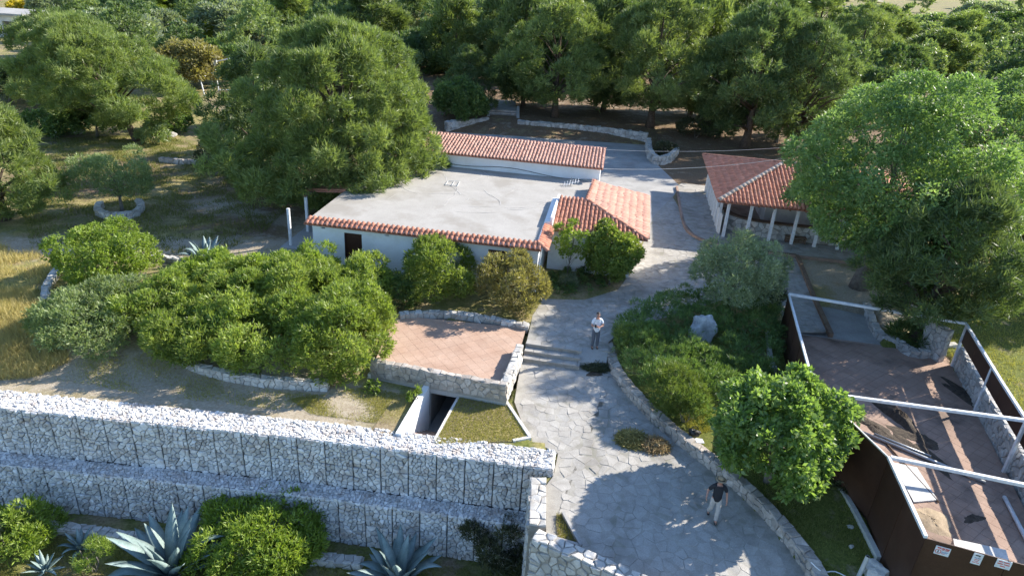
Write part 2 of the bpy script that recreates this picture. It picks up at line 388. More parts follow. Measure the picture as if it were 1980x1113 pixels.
def stone_wall(name, label, pts, ztop, zbot, th, cell, mt='rubble', sides='LTR', hgt=0.03, limit=300, cat='wall', smooth=True, parent=None, seed=3, core='mortar', ends=True, gap=0.018, aspect=1.25, step=0.3):
    """a wall of rubble stones laid along a path: core of mortar, stones proud of it on the faces and the top"""
    P_ = Path(pts, step, smooth); zt = ztop if callable(ztop) else (lambda d: ztop); zb = zbot if callable(zbot) else (lambda d: zbot)
    par = parent or thing(name, label, cat, P_.at(P_.L / 2)[0])
    mb = MB(); n = max(2, int(P_.L / 0.3)); rows = []
    vs = []; fs = []
    for i in range(n + 1):
        d = P_.L * i / n; p, t, l = P_.at(d); a = p + l * (th / 2 - 0.012); b = p - l * (th / 2 - 0.012)
        vs += [(a.x, a.y, zb(d) - 0.1), (a.x, a.y, zt(d) - 0.012), (b.x, b.y, zt(d) - 0.012), (b.x, b.y, zb(d) - 0.1)]
        if i:
            k = 4 * (i - 1)
            fs += [(k, k + 4, k + 5, k + 1), (k + 1, k + 5, k + 6, k + 2), (k + 2, k + 6, k + 7, k + 3)]
    fs += [(0, 1, 2, 3), (4 * n + 3, 4 * n + 2, 4 * n + 1, 4 * n)]
    mb.add(vs, fs); mb.build('wall_core', M[core], par)
    rg = random.Random(seed); items = []
    for sd_ in sides:
        hmax = max(zt(P_.L * k / 12) - zb(P_.L * k / 12) for k in range(13)) if sd_ in 'LR' else th
        for poly in cells(P_.L, hmax, cell, 0.85, rg.randrange(9999), aspect):
            st = stone(poly, gap, hgt * (0.7 + 0.6 * rg.random()), rg)
            if not st: continue
            v3 = []
            for a, b, h in st[0]:
                p, t, l = P_.at(a)
                if sd_ == 'T': q = p + l * (th / 2 - b) + Vector((0, 0, 0)); q = Vector((q.x, q.y, zt(a) + h - 0.01))
                else:
                    z = zt(a) - b
                    sg = 1 if sd_ == 'L' else -1
                    q = p + l * sg * (th / 2 + h - 0.01); q = Vector((q.x, q.y, z))
                v3.append(q)
            cz = sum(q.z for q in v3) / len(v3); cd = sum(p_[0] for p_ in poly) / len(poly)
            if sd_ != 'T' and cz < zb(cd) - cell * 0.3: continue
            fsx = st[1] if sd_ in 'LT' else st[1]
            items.append((v3, fsx, st[2]))
    if ends:
        for d, sg in ((0, -1), (P_.L, 1)):
            p, t, l = P_.at(d); h = zt(d) - zb(d)
            for poly in cells(th, h, cell, 0.8, rg.randrange(9999)):
                st = stone(poly, gap, hgt, rg)
                if not st: continue
                v3 = [p + l * (th / 2 - a) + t * sg * (hh - 0.008) for a, b, hh in st[0]]
                v3 = [Vector((q.x, q.y, zt(d) - s_[1])) for q, s_ in zip(v3, st[0])]
                items.append((v3, st[1], st[2]))
    items = [i for i in items if seen(i[0][0])]
    put_pieces(items, 'stone', M[mt], par, limit, 'small_stones', appar)
    return par
# ================================================================== GROUND
def zfore(y): return -0.5 - (26.5 - y) * 0.05
def sstep(t): t = np.clip(t, 0, 1); return t * t * (3 - 2 * t)
GAB = [(-60, 24.6), (-18.57, 20.76), (-6.91, 20.16), (1.84, 19.39)]          # front top edge of the gabions
BEDW = [G(1176, 662, -0.15), G(1186, 700, -0.25), G(1216, 745, -0.3), G(1270, 802, -0.4), G(1335, 855, -0.45), G(1402, 908, -0.55),
        G(1470, 968, -0.6), G(1530, 1034, -0.65), G(1572, 1090, -0.7), G(1600, 1140, -0.75)]
LOW = [(-80, 27.0), (-18.57, 21.25), (-6.91, 20.65), (1.3, 19.95), (1.25, 16.5), (4.0, 14.95), (9.0, 12.6), (9, -20), (-80, -20)]
FORE = [(0.55, 27.75), (3.4, 27.3), (4.75, 27.4)] + [(p.x, p.y) for p in BEDW] + [(9.8, 12.2), (9.0, 12.6), (4.0, 14.85), (1.0, 16.2), (1.2, 18.8), (1.6, 20.9), (0.5, 21.6), (-0.1, 23.6)]
PERG = [tuple(G(x, y, -0.3)[:2]) for x, y in ((1506, 640), (1530, 588), (1600, 592), (1690, 612), (1705, 668), (1835, 690), (1990, 1000), (1985, 1113), (1800, 1113))]
_ta, _tb = G(716, 697, 0.4), G(980, 745, 0.4)
_tu = Vector((_tb.x - _ta.x, _tb.y - _ta.y, 0)).normalized(); _tv = Vector((-_tu.y, _tu.x, 0)); _tl = Vector((_ta.x, _ta.y, 0))
TERR_HOLE = [tuple((_tl + _tu * a + _tv * b)[:2]) for a, b in ((0.3, 0.36), (5.5, 0.36), (5.9, 3.2), (1.3, 4.0))]
_to = [G(716, 697, 0.4), G(980, 745, 0.4), G(1021, 634, -0.05), G(778, 606, -0.05)]
TERR_OUT = [(_to[0].x - .35, _to[0].y + .1), (_to[1].x + .1, _to[1].y + .1), (_to[2].x + .2, _to[2].y + .2), (_to[3].x - .6, _to[3].y + .25)]
RAMP_HOLE = [tuple((_tl + _tu * a + _tv * b)[:2]) for a, b in ((2.15, 0.4), (4.05, 0.4), (4.05, -3.05), (2.15, -3.05))]
def ground_z(X, Y):
    X = np.asarray(X, float); Y = np.asarray(Y, float)
    z = np.zeros(X.shape)
    z = np.where(X < 3.0, -0.62 * sstep((27.0 - Y) / 4.2), z)
    east = X > 3.0
    ze = np.where(Y < 30, np.maximum(-1.2, -0.05 - (30 - Y) * 0.055), 0.0)
    z = np.where(east, ze * sstep((34 - X) / 8 + 0.6), z)
    z = np.where(inpoly_np(X, Y, PERG), np.minimum(z, -0.45), z)
    z = np.where(inpoly_np(X, Y, FORE), zfore(Y) - 0.06, z)
    z = np.where(inpoly_np(X, Y, LOW), -4.65 - 0.03 * (19 - Y), z)
    z = np.where(inpoly_np(X, Y, TERR_OUT), np.minimum(z, -0.35), z)
    z = np.where(inpoly_np(X, Y, TERR_HOLE), -3.2, z); z = np.where(inpoly_np(X, Y, RAMP_HOLE), -3.0, z)
    wallx = (X > -9) & (X < 13.5)
    up = np.where(wallx, np.where(Y > 71.6, 0.95, 0.0), 0.95 * sstep((Y - 60) / 16))
    z = z + up + 0.035 * np.clip(Y - 95, 0, 1200)
    lump = 0.05 * np.sin(X * 0.9 + 1.3 * np.sin(Y * 0.37)) * np.cos(Y * 0.8 + X * 0.21)
    west = (X < -13) & (Y > 21.5) & (Y < 60) | (Y > 73)
    z = z + np.where(west, lump * 1.6, 0)
    return z
def gz(x, y): return float(ground_z(np.array([x]), np.array([y]))[0])
def graded(a, b, fine, lo, hi, g=1.16):
    xs = list(np.arange(a, b + 1e-6, fine)); s_ = fine
    while xs[-1] < hi: s_ *= g; xs.append(xs[-1] + s_)
    s_ = fine
    while xs[0] > lo: s_ *= g; xs.insert(0, xs[0] - s_)
    return np.array(xs)
def path_band(X, Y, pts, wd):
    best = np.full(X.shape, 1e9)
    for a, b in zip(pts, pts[1:]):
        dx, dy = b[0] - a[0], b[1] - a[1]; t = np.clip(((X - a[0]) * dx + (Y - a[1]) * dy) / (dx * dx + dy * dy), 0, 1)
        best = np.minimum(best, np.hypot(X - a[0] - t * dx, Y - a[1] - t * dy))
    return np.clip(1.4 - best / wd, 0, 1)
def make_ground():
    xs = graded(-24, 24, 0.24, -1500, 1500); ys = graded(13, 40, 0.24, -60, 2200, 1.12)
    X, Y = np.meshgrid(xs, ys); Z = ground_z(X, Y)
    nx, ny = len(xs), len(ys)
    me = bpy.data.meshes.new('ground')
    v = np.stack([X, Y, Z], -1).reshape(-1, 3)
    i = np.arange(nx * ny).reshape(ny, nx)
    q = np.stack([i[:-1, :-1], i[:-1, 1:], i[1:, 1:], i[1:, :-1]], -1).reshape(-1, 4)
    fill_mesh(me, v, q)
    # what covers the soil: r = green grass, g = pine litter, b = trodden pale earth
    gr = np.full(X.shape, 0.42); li = np.zeros(X.shape); pa = np.zeros(X.shape)
    gr = np.where((X < 1) & (Y < 24.5), 0.62, gr)
    gr = np.where(inpoly_np(X, Y, LOW), 0.55, gr)
    gr = np.where((X > 18) & (Y < 36), 0.95, gr)
    gr = np.where((X > 5) & (X < 18) & (Y < 30), 0.9, gr)
    for (x, y, r) in ((-12, 45, 9), (-9, 52, 6), (-30, 47, 5), (5, 77, 12), (16, 60, 9), (18, 52, 6), (26, 70, 14), (-12, 76, 14), (8, 95, 25), (40, 90, 25)):
        li = np.maximum(li, np.clip(1.5 - np.hypot(X - x, Y - y) / r, 0, 1))
    pa = np.maximum(pa, path_band(X, Y, [(-40, 24.5), (-19, 23.4), (-12, 23.0), (-6, 22.3)], 1.9))
    pa = np.maximum(pa, path_band(X, Y, [(-34, 33.5), (-22, 34.5), (-14, 36.5), (-9, 33.5)], 1.6) * 0.8)
    pa = np.maximum(pa, path_band(X, Y, [(-20, 43), (-13, 40), (-11, 36)], 1.5) * 0.7)
    pa = np.maximum(pa, path_band(X, Y, [(2, 83), (18, 82), (26, 84)], 2.2))
    pa = np.maximum(pa, path_band(X, Y, [(-23, 55), (-20, 62), (-19, 75)], 1.8) * 0.8)
    pa = np.maximum(pa, path_band(X, Y, [(15.6, 39), (20, 37), (19, 33)], 2.2))
    cov = np.stack([gr, li, pa, np.ones(X.shape)], -1).reshape(-1, 4)
    a = me.attributes.new('cover', 'FLOAT_COLOR', 'POINT'); a.data.foreach_set('color', cov.astype(np.float32).ravel())
    m, t, b = nodes('earth'); p = world_pos(t)
    at = N(t, 'ShaderNodeAttribute', attribute_name='cover'); sp = N(t, 'ShaderNodeSeparateColor'); t.links.new(at.outputs['Color'], sp.inputs[0])
    n1 = noise(t, 0.9, 5, 0.65, p); n2 = noise(t, 9, 3, 0.65, p); n3 = noise(t, 0.22, 3, 0.6, p); n4 = noise(t, 45, 2, 0.6, p)
    soil = mixc(t, ramp(t, n2.outputs['Fac'], [(0.3, 0.0), (0.7, 1.0)]), (0.19, 0.14, 0.09), (0.33, 0.265, 0.18))
    dry = mixc(t, ramp(t, n2.outputs['Fac'], [(0.3, 0.0), (0.7, 1.0)]), (0.25, 0.20, 0.085), (0.40, 0.335, 0.15))
    grn = mixc(t, ramp(t, n2.outputs['Fac'], [(0.3, 0.0), (0.7, 1.0)]), (0.09, 0.11, 0.025), (0.20, 0.215, 0.055))
    lit = mixc(t, ramp(t, n2.outputs['Fac'], [(0.3, 0.0), (0.7, 1.0)]), (0.13, 0.085, 0.055), (0.25, 0.175, 0.11))
    pal = mixc(t, ramp(t, n2.outputs['Fac'], [(0.3, 0.0), (0.7, 1.0)]), (0.32, 0.26, 0.185), (0.46, 0.40, 0.31))
    def gate(val, nz, sh=0.28):
        s1 = N(t, 'ShaderNodeMath', operation='SUBTRACT'); t.links.new(nz, s1.inputs[0]); s1.inputs[1].default_value = 0.5
        s2 = N(t, 'ShaderNodeMath', operation='MULTIPLY_ADD'); t.links.new(s1.outputs[0], s2.inputs[0]); s2.inputs[1].default_value = 2.6; t.links.new(val, s2.inputs[2])
        return ramp(t, s2.outputs[0], [(0.5 - sh, 0.0), (0.5 + sh, 1.0)])
    col = mixc(t, ramp(t, n3.outputs['Fac'], [(0.4, 0.0), (0.62, 1.0)]), soil, dry)
    col = mixc(t, gate(sp.outputs[0], n1.outputs['Fac']), col, grn)
    col = mixc(t, gate(sp.outputs[1], n1.outputs['Fac']), col, lit)
    col = mixc(t, gate(sp.outputs[2], n1.outputs['Fac']), col, pal)
    col = mixc(t, 0.5, col, ramp(t, n4.outputs['Fac'], [(0.3, 0.3), (0.7, 0.75)]), 'OVERLAY')
    t.links.new(col, b.inputs['Base Color']); b.inputs['Roughness'].default_value = 0.95; b.inputs['Specular IOR Level'].default_value = 0.15
    bump(t, b, n4.outputs['Fac'], 0.6, 0.05)
    me.materials.append(m)
    o = link('ground', me); tag(o, kind='structure')
def fill_mesh(me, v, q, rnd=None):
    v = np.ascontiguousarray(v, np.float32); q = np.ascontiguousarray(q, np.int32); k = q.shape[1]
    me.vertices.add(len(v)); me.vertices.foreach_set('co', v.ravel())
    me.loops.add(q.size); me.loops.foreach_set('vertex_index', q.ravel())
    me.polygons.add(len(q)); me.polygons.foreach_set('loop_start', np.arange(0, q.size, k, dtype=np.int32))
    me.update(calc_edges=True)
    if rnd is not None:
        a = me.attributes.new('rnd', 'FLOAT', 'POINT'); a.data.foreach_set('value', np.ascontiguousarray(rnd, np.float32))
make_ground()

def sheet(name, poly, z, mt, th=0.12, struct=True):
    zz = [z(p[0], p[1]) if callable(z) else z for p in poly]
    o = MB().prism([(p[0], p[1]) for p in poly], [q - th for q in zz], zz).build(name, mt)
    if struct: tag(o, kind='structure')
    return o
def flags(par, poly, zfn, cell, seed, limit=300, hgt=0.005, gap=0.009, mt='flag', margin=0.0, aspect=1.15):
    xs = [p[0] for p in poly]; ys = [p[1] for p in poly]; rg = random.Random(seed); items = []
    for c in cells(max(xs) - min(xs), max(ys) - min(ys), cell, 0.9, seed, aspect, lambda p: inpoly(p[0], p[1], poly), min(xs), min(ys), 0.08):
        if not all(inpoly(p[0], p[1], poly) for p in c): continue
        st = stone(c, gap, hgt, rg, 0.02, True, 0.25)
        if st: 
            v3 = [(a, b, zfn(a, b) + h) for a, b, h in st[0]]
            if seen(v3[0]): items.append((v3, st[1], st[2]))
    put_pieces(items, 'flagstone', M[mt], par, limit, 'flagstones', appar)
# lower forecourt: crazy paving sloping towards the camera
FP = [(0.65, 26.75), (3.0, 26.4), (4.85, 26.3)] + [(p.x - 0.05, p.y) for p in BEDW[1:]] + [(9.6, 12.6), (4.1, 15.1), (1.6, 16.3), (1.63, 18.9), (1.9, 19.4), (2.1, 20.6), (1.0, 21.2), (0.4, 23.5)]
fc = sheet('forecourt', FP, lambda x, y: zfore(y), M['flag_joint'], 0.15)
flags(fc, FP, lambda x, y: zfore(y), 0.38, 11, 300)
# upper yard and driveway
YP = [tuple(G(x, y)[:2]) for x, y in ((1019, 658), (1030, 610), (1050, 578), (1130, 580), (1195, 560), (1213, 536), (1240, 480), (1262, 420), (1300, 380), (1350, 465), (1480, 492), (1545, 500), (1607, 640), (1530, 640), (1480, 555), (1330, 600), (1200, 640), (1176, 662), (1180, 680), (1126, 673))]
fu = sheet('upper_yard', YP, 0.012, M['flag_joint'], 0.1)
flags(fu, YP, lambda x, y: 0.012, 0.40, 12, 300, 0.005, 0.009)
# concrete patio behind the house, cast in bays
PAT = [tuple(G(x, y)[:2]) for x, y in ((1262, 424), (1240, 470), (1150, 420), (1000, 330), (830, 300), (868, 252), (945, 249), (1000, 252), (1250, 277), (1262, 310), (1315, 360), (1303, 378))]
pt_ = sheet('patio', PAT, 0.008, M['concrete'], 0.1)
def bays():
    n = 0
    for i in range(-4, 5):
        for j in range(8):
            o = np.array([1.0, 47.5]) + i * 3.6 * np.array([.9917, -.1286]) + j * 3.4 * np.array([.1286, .9917])
            q = [o, o + 3.57 * np.array([.9917, -.1286]), o + 3.57 * np.array([.9917, -.1286]) + 3.37 * np.array([.1286, .9917]), o + 3.37 * np.array([.1286, .9917])]
            if all(inpoly(p[0], p[1], PAT) for p in q):
                MB().prism([tuple(p) for p in q], 0.0, 0.022 + 0.004 * random.random()).build('concrete_bay', M['concrete'], pt_)
bays()

# ================================================================== ROOF TILES
def tile_mesh(name, mt, L=0.46, w0=0.105, w1=0.085, seg=6, rise_=1.0):
    """half-round clay tile: wide lower end at x=0, narrow upper end at x=L; y across; z up"""
    vs = []; fs = []
    for x, w_ in ((0, w0), (L, w1)):
        for th in (0.0, 0.018):
            for k in range(seg + 1):
                a = math.pi * k / seg; vs.append((x, math.cos(a) * (w_ - th), math.sin(a) * (w_ - th) * rise_))
    n = seg + 1
    for k in range(seg):
        fs.append((k, k + 1, 2 * n + k + 1, 2 * n + k)); fs.append((k, n + k, n + k + 1, k + 1))
        fs.append((n + k, 3 * n + k, 3 * n + k + 1, n + k + 1))
    mb = MB().add(vs, fs, 0.0); me = mb.mesh(name, mt)
    me.polygons.foreach_set('use_smooth', [True] * len(me.polygons)); return me
def tile_slope(par, e0, e1, top_pts, pitch=0.23, course=0.40, mt='tile', limit=300, bed=True, over=0.06, name='roof_tile', lift=0.0):
    """tiles on the plane through eave e0->e1 and top points (polygon e0,e1,*top_pts)"""
    e0, e1 = Vector(e0), Vector(e1); poly3 = [e0, e1] + [Vector(p) for p in top_pts]
    ux = (e1 - e0).normalized(); nrm = ux.cross(poly3[2] - e0).normalized()
    if nrm.z < 0: nrm = -nrm
    uy = nrm.cross(ux).normalized()
    if uy.z < 0: uy = -uy
    P2 = [((p - e0).dot(ux), (p - e0).dot(uy)) for p in poly3]
    if bed:
        mb = MB(); n_ = len(poly3); a = [p + nrm * 0.0 for p in poly3]; b = [p - nrm * 0.07 for p in poly3]
        mb.add(a + b, [tuple(range(n_)), tuple(range(2 * n_ - 1, n_ - 1, -1))] + [(i, n_ + i, n_ + (i + 1) % n_, (i + 1) % n_) for i in range(n_)])
        mb.build('roof_deck', M['tile_bed'], par)
    xs = [p[0] for p in P2]; ys = [p[1] for p in P2]
    me = tile_mesh(name, M[mt], course * 1.15, pitch * 0.46, pitch * 0.38); items = []
    nx = int((max(xs) - min(xs)) / pitch); ny = int((max(ys) + over) / course) + 1
    for i in range(nx):
        x = min(xs) + (i + 0.5) * (max(xs) - min(xs)) / nx
        for j in range(ny):
            y = j * course - over
            if not inpoly(x, max(y + course * 0.45, 0.02), P2): continue
            o = e0 + ux * (x + random.uniform(-.008, .008)) + uy * (y + random.uniform(-.012, .012)) + nrm * (0.012 + lift)
            items.append(Matrix(((uy.x, ux.x, nrm.x, o.x), (uy.y, ux.y, nrm.y, o.y), (uy.z, ux.z, nrm.z, o.z), (0, 0, 0, 1))) @ Matrix.Rotation(RAD(-1.8) + random.uniform(-.03, .03), 4, 'Y') @ Matrix.Rotation(random.uniform(-.035, .035), 4, 'Z'))
    items = [m_ for m_ in items if seen(m_.translation)]
    items.sort(key=lambda m_: (m_.translation - Vector((0, 0, HC))).length)
    inv = wmat(par).inverted()
    for m_ in items[:limit]:
        o = bpy.data.objects.new(name, me); C.objects.link(o); o.parent = par; o.matrix_basis = inv @ m_
    rest = items[limit:]
    if rest:
        mb = MB(); lv = [v.co.copy() for v in me.vertices]; lf = [tuple(p.vertices) for p in me.polygons]
        for m_ in rest: mb.add([m_ @ v for v in lv], lf)
        tag(mb.build('far_roof_tiles', M[mt], par, True), kind='stuff')
def ridge_row(par, a, b, mt='ridge_tile', w_=0.15, L=0.42, name='ridge_tile'):
    a, b = Vector(a), Vector(b); d = (b - a); n = max(1, int(d.length / L)); me = tile_mesh(name, M[mt], L * 1.12, w_, w_ * 0.86, 6, 0.8)
    u = d.normalized(); s_ = Vector((0, 0, 1)).cross(u).normalized(); up = u.cross(s_); inv = wmat(par).inverted()
    for i in range(n):
        o = a + u * (i * d.length / n)
        m_ = Matrix(((u.x, s_.x, up.x, o.x), (u.y, s_.y, up.y, o.y), (u.z, s_.z, up.z, o.z), (0, 0, 0, 1))) @ Matrix.Rotation(-0.03, 4, 'Y')
        t = bpy.data.objects.new(name, me); C.objects.link(t); t.parent = par; t.matrix_basis = inv @ m_

# ================================================================== HOUSE
HA = Vector((-10.97, 33.83, 0)); HU = Vector((.9917, -.1286, 0)); HV = Vector((.1286, .9917, 0)); HRZ = math.atan2(HU.y, HU.x)
def H(u, v, z=0.0): return HA + HU * u + HV * v + Vector((0, 0, z))
def hbox(mb, u0, u1, v0, v1, z0, z1): return mb.box(H(u0, v0, z0), HU * (u1 - u0), HV * (v1 - v0), (0, 0, z1 - z0))
house = thing('house', 'low white house with a pale flat concrete roof edged by a row of red tiles', 'house', H(6, 6), HRZ)
def wall_openings(name, par, u0, u1, v0, v1, z0, z1, ops, mt):
    """wall slab along u with real openings (ua,ub,za,zb)"""
    mb = MB(); us = sorted({u0, u1} | {o[0] for o in ops} | {o[1] for o in ops})
    for a, b in zip(us, us[1:]):
        op = [o for o in ops if o[0] <= a + 1e-6 and o[1] >= b - 1e-6]
        z = z0
        for o in sorted(op, key=lambda q: q[2]):
            if o[2] > z: hbox(mb, a, b, v0, v1, z, o[2])
            z = o[3]
        if z < z1: hbox(mb, a, b, v0, v1, z, z1)
    return mb.build(name, M[mt], par)
DOORS = [(1.98, 2.94), (5.86, 6.82), (9.68, 10.66)]; VENTS = [0.85, 4.32, 8.1, 11.45]
ops = [(a, b, 0.12, 2.12) for a, b in DOORS] + [(u - 0.11, u + 0.11, 2.2, 2.27) for u in VENTS]
wf = wall_openings('front_wall', house, 0.25, 12.25, 0.28, 0.52, -0.1, 2.47, ops, 'plaster')
for a, b in DOORS:
    d = MB(); hbox(d, a + 0.04, b - 0.04, 0.36, 0.41, 0.14, 2.08); dr = d.build('door', M['door'], house)
    f = MB(); hbox(f, a + 0.002, a + 0.05, 0.31, 0.45, 0.12, 2.118); hbox(f, b - 0.05, b - 0.002, 0.31, 0.45, 0.12, 2.118); hbox(f, a + 0.05, b - 0.05, 0.31, 0.45, 2.07, 2.117); f.build('door_frame', M['door'], dr)
    k = MB(); hbox(k, b - 0.16, b - 0.10, 0.31, 0.36, 1.02, 1.06); k.build('handle', M['galv'], dr)
    p_ = MB(); hbox(p_, a + 0.15, b - 0.2, 0.35, 0.36, 1.2, 1.9); hbox(p_, a + 0.15, b - 0.2, 0.35, 0.36, 0.3, 1.05); p_.build('door_panel', M['door'], dr)
for u in VENTS:
    g = MB(); hbox(g, u - 0.105, u + 0.105, 0.38, 0.40, 2.205, 2.265); g.build('vent', M['dark_metal'], house)
mb = MB(); hbox(mb, 12.0, 12.25, 0.52, 7.8, -0.1, 2.47); hbox(mb, 0.25, 0.5, 0.52, 13.0, -0.1, 2.47); hbox(mb, 0.5, 14.5, 12.75, 13.0, -0.1, 2.47)
hbox(mb, 12.25, 14.5, 7.55, 7.8, -0.1, 2.47); mb.build('side_walls', M['plaster'], house)
mb = MB(); hbox(mb, 0.0, 12.42, 0.12, 7.75, 2.47, 2.61); hbox(mb, 0.0, 14.72, 7.75, 13.0, 2.47, 2.612); slab = mb.build('roof_slab', M['roof_screed'], house)
mb = MB(); hbox(mb, -0.02, 12.36, 0.05, 0.115, 2.43, 2.58); hbox(mb, 12.42, 12.47, 0.05, 7.7, 2.43, 2.585); mb.build('fascia', M['plaster'], house)
# hairline fills on the roof screed
def ribbon(mb, pts, wd, z, n=(0, 0, 1)):
    pts = [Vector(p) for p in pts]; vs = []; fs = []
    for i, p in enumerate(pts):
        t = pts[min(i + 1, len(pts) - 1)] - pts[max(i - 1, 0)]; s_ = Vector((-t.y, t.x, 0)).normalized() * wd * (0.5 + 0.5 * random.random()) / 2
        vs += [(p.x + s_.x, p.y + s_.y, z), (p.x - s_.x, p.y - s_.y, z)]
        if i: k = 2 * i; fs.append((k - 2, k, k + 1, k - 1))
    mb.add(vs, fs)
rg = random.Random(5)
for k in range(22):
    u, v = rg.uniform(1.5, 11.5), rg.uniform(1.5, 12); a = rg.choice([rg.uniform(0, 0.5), rg.uniform(1.3, 1.9), rg.uniform(0, 3.14)]); pts = []
    for s_ in range(rg.randint(4, 12)):
        pts.append(H(min(max(u, .5), 12), min(max(v, 1), 12.6))); a += rg.uniform(-.35, .35); u += math.cos(a) * 0.33; v += math.sin(a) * 0.33
    mb = MB(); ribbon(mb, pts, rg.uniform(.03, .07), 2.618 + 0.0004 * k); mb.build('crack_fill', M['crack_fill'], slab)
# tile coping along the front and right edges
tile_slope(house, H(-0.05, -0.07, 2.50), H(12.42, -0.07, 2.50), [H(12.42, 0.52, 2.70), H(-0.05, 0.52, 2.70)], 0.262, 0.30, 'tile', 300, True, 0.03, 'coping_tile')
tile_slope(house, H(12.72, 0.0, 2.50), H(12.72, 3.3, 2.50), [H(12.22, 3.3, 2.70), H(12.22, 0.52, 2.70)], 0.262, 0.30, 'tile', 300, True, 0.03, 'coping_tile')
ridge_row(house, H(12.78, -0.1, 2.52), H(12.15, 0.55, 2.74), 'tile', 0.12, 0.3, 'corner_tile')
mb = MB(); hbox(mb, 12.18, 12.45, 3.35, 7.7, 2.61, 2.86); hbox(mb, 12.12, 12.18, 0.6, 7.7, 2.6, 2.72); mb.build('side_parapet', M['plaster'], house)
# porch on the left with two white posts and a small tiled roof
mb = MB(); hbox(mb, -2.5, 0.24, 1.9, 6.5, -0.08, 0.14); mb.build('porch_floor', M['concrete'], house)
for v in (2.35, 4.65):
    mb = MB(); hbox(mb, -2.14, -2.0, v - 0.07, v + 0.07, 0.14, 2.32); mb.build('porch_post', M['white_paint'], house)
mb = MB(); hbox(mb, -2.16, -1.98, 4.5, 7.4, 2.322, 2.42); mb.build('porch_beam', M['wood'], house)
tile_slope(house, H(-2.3, 7.4, 2.42), H(-2.3, 5.4, 2.42), [H(-0.02, 5.4, 2.6), H(-0.02, 7.4, 2.6)], 0.25, 0.4, 'tile', 300)
# rainwater pipe at the corner
mb = MB(); mb.tube([H(12.32, 0.75, 2.4), H(12.32, 0.75, 0.05)], 0.045, 8); mb.build('drainpipe', M['white_paint'], house)
# ---------------- long tiled wing behind the roof
wing = thing('tiled_wing', 'long white rear wing with a low roof of pale red tiles', 'house', H(7, 15), HRZ)
mb = MB(); hbox(mb, -0.8, 14.72, 13.01, 13.25, -0.1, 3.52); mb.build('front_wall', M['plaster'], wing)
mb = MB(); hbox(mb, 14.48, 14.72, 13.25, 16.0, -0.1, 3.52); hbox(mb, -0.8, -0.56, 13.25, 16.0, -0.1, 3.52); mb.build('end_walls', M['plaster'], wing)
mb = MB(); hbox(mb, -0.8, 14.72, 16.0, 16.24, -0.1, 4.0)
mb.build('rear_wall', M['plaster'], wing)
mb = MB()
for u in (14.475,):
    a = [H(u, 13.25, 3.52), H(u, 16.0, 3.52), H(u, 16.0, 3.98)]; b = [p + HU * 0.24 for p in a]
    mb.add(a + b, [(0, 1, 2), (5, 4, 3), (0, 3, 4, 1), (1, 4, 5, 2), (2, 5, 3, 0)])
mb.build('gable', M['plaster'], wing)
tile_slope(wing, H(-0.9, 12.72, 3.55), H(14.9, 12.72, 3.55), [H(14.9, 16.3, 4.06), H(-0.9, 16.3, 4.06)], 0.232, 0.44, 'tile_pale', 300)
ridge_row(wing, H(-0.9, 16.3, 4.06), H(14.9, 16.3, 4.06), 'tile_pale', 0.13, 0.44)
mb = MB(); pts = [H(u, 12.98, 2.95 + 0.12 * math.sin(u * 0.9) - 0.3 * ((u - 3) / 11.5) * 0.9) for u in np.linspace(2.6, 14.6, 30)]
mb.tube(pts, 0.018, 5); mb.build('cable', M['black'], wing)
# ---------------- hipped annex
annex = thing('hipped_annex', 'small white annex with a hipped red tile roof at the right of the house', 'house', H(15, 7), HRZ)
mb = MB(); hbox(mb, 12.47, 17.05, 3.62, 3.86, -0.1, 2.36); mb.build('front_wall', M['plaster'], annex)
mb = MB(); hbox(mb, 16.81, 17.05, 3.86, 11.0, -0.1, 2.36); mb.build('side_wall', M['plaster'], annex)
mb = MB(); hbox(mb, 14.73, 16.81, 10.76, 11.0, -0.1, 2.36); mb.build('rear_wall', M['plaster'], annex)
mb = MB(); hbox(mb, 14.2, 14.45, 8.0, 11.0, 2.615, 3.05); mb.build('inner_wall', M['plaster'], annex)
E1, E2, A1, A2 = H(17.78, 3.3, 2.42), H(18.0, 11.5, 2.42), H(14.2, 6.95, 3.17), H(14.45, 11.0, 3.17)
tile_slope(annex, H(12.62, 3.3, 2.42), E1, [A1, H(12.62, 6.95, 3.17)], 0.232, 0.42, 'tile', 200)
tile_slope(annex, E1, E2, [A2, A1], 0.232, 0.42, 'tile_pale', 290 - 150)  # paler tiles on the sunward slope, its sunlight put into the colour
ridge_row(annex, E1 + Vector((0, 0, .05)), A1 + Vector((0, 0, .05)), 'tile', 0.13)
ridge_row(annex, A1 + Vector((0, 0, .05)), A2 + Vector((0, 0, .05)), 'tile', 0.13)
mb = MB(); hbox(mb, 12.47, 12.6, 3.4, 7.7, 2.5, 3.1); mb.build('party_wall', M['plaster'], annex)
for u in (13.5, 14.6, 15.7, 16.8):
    mb = MB(); hbox(mb, u - 0.04, u + 0.04, 3.25, 3.61, 2.28, 2.36); mb.build('rafter_end', M['wood'], annex)
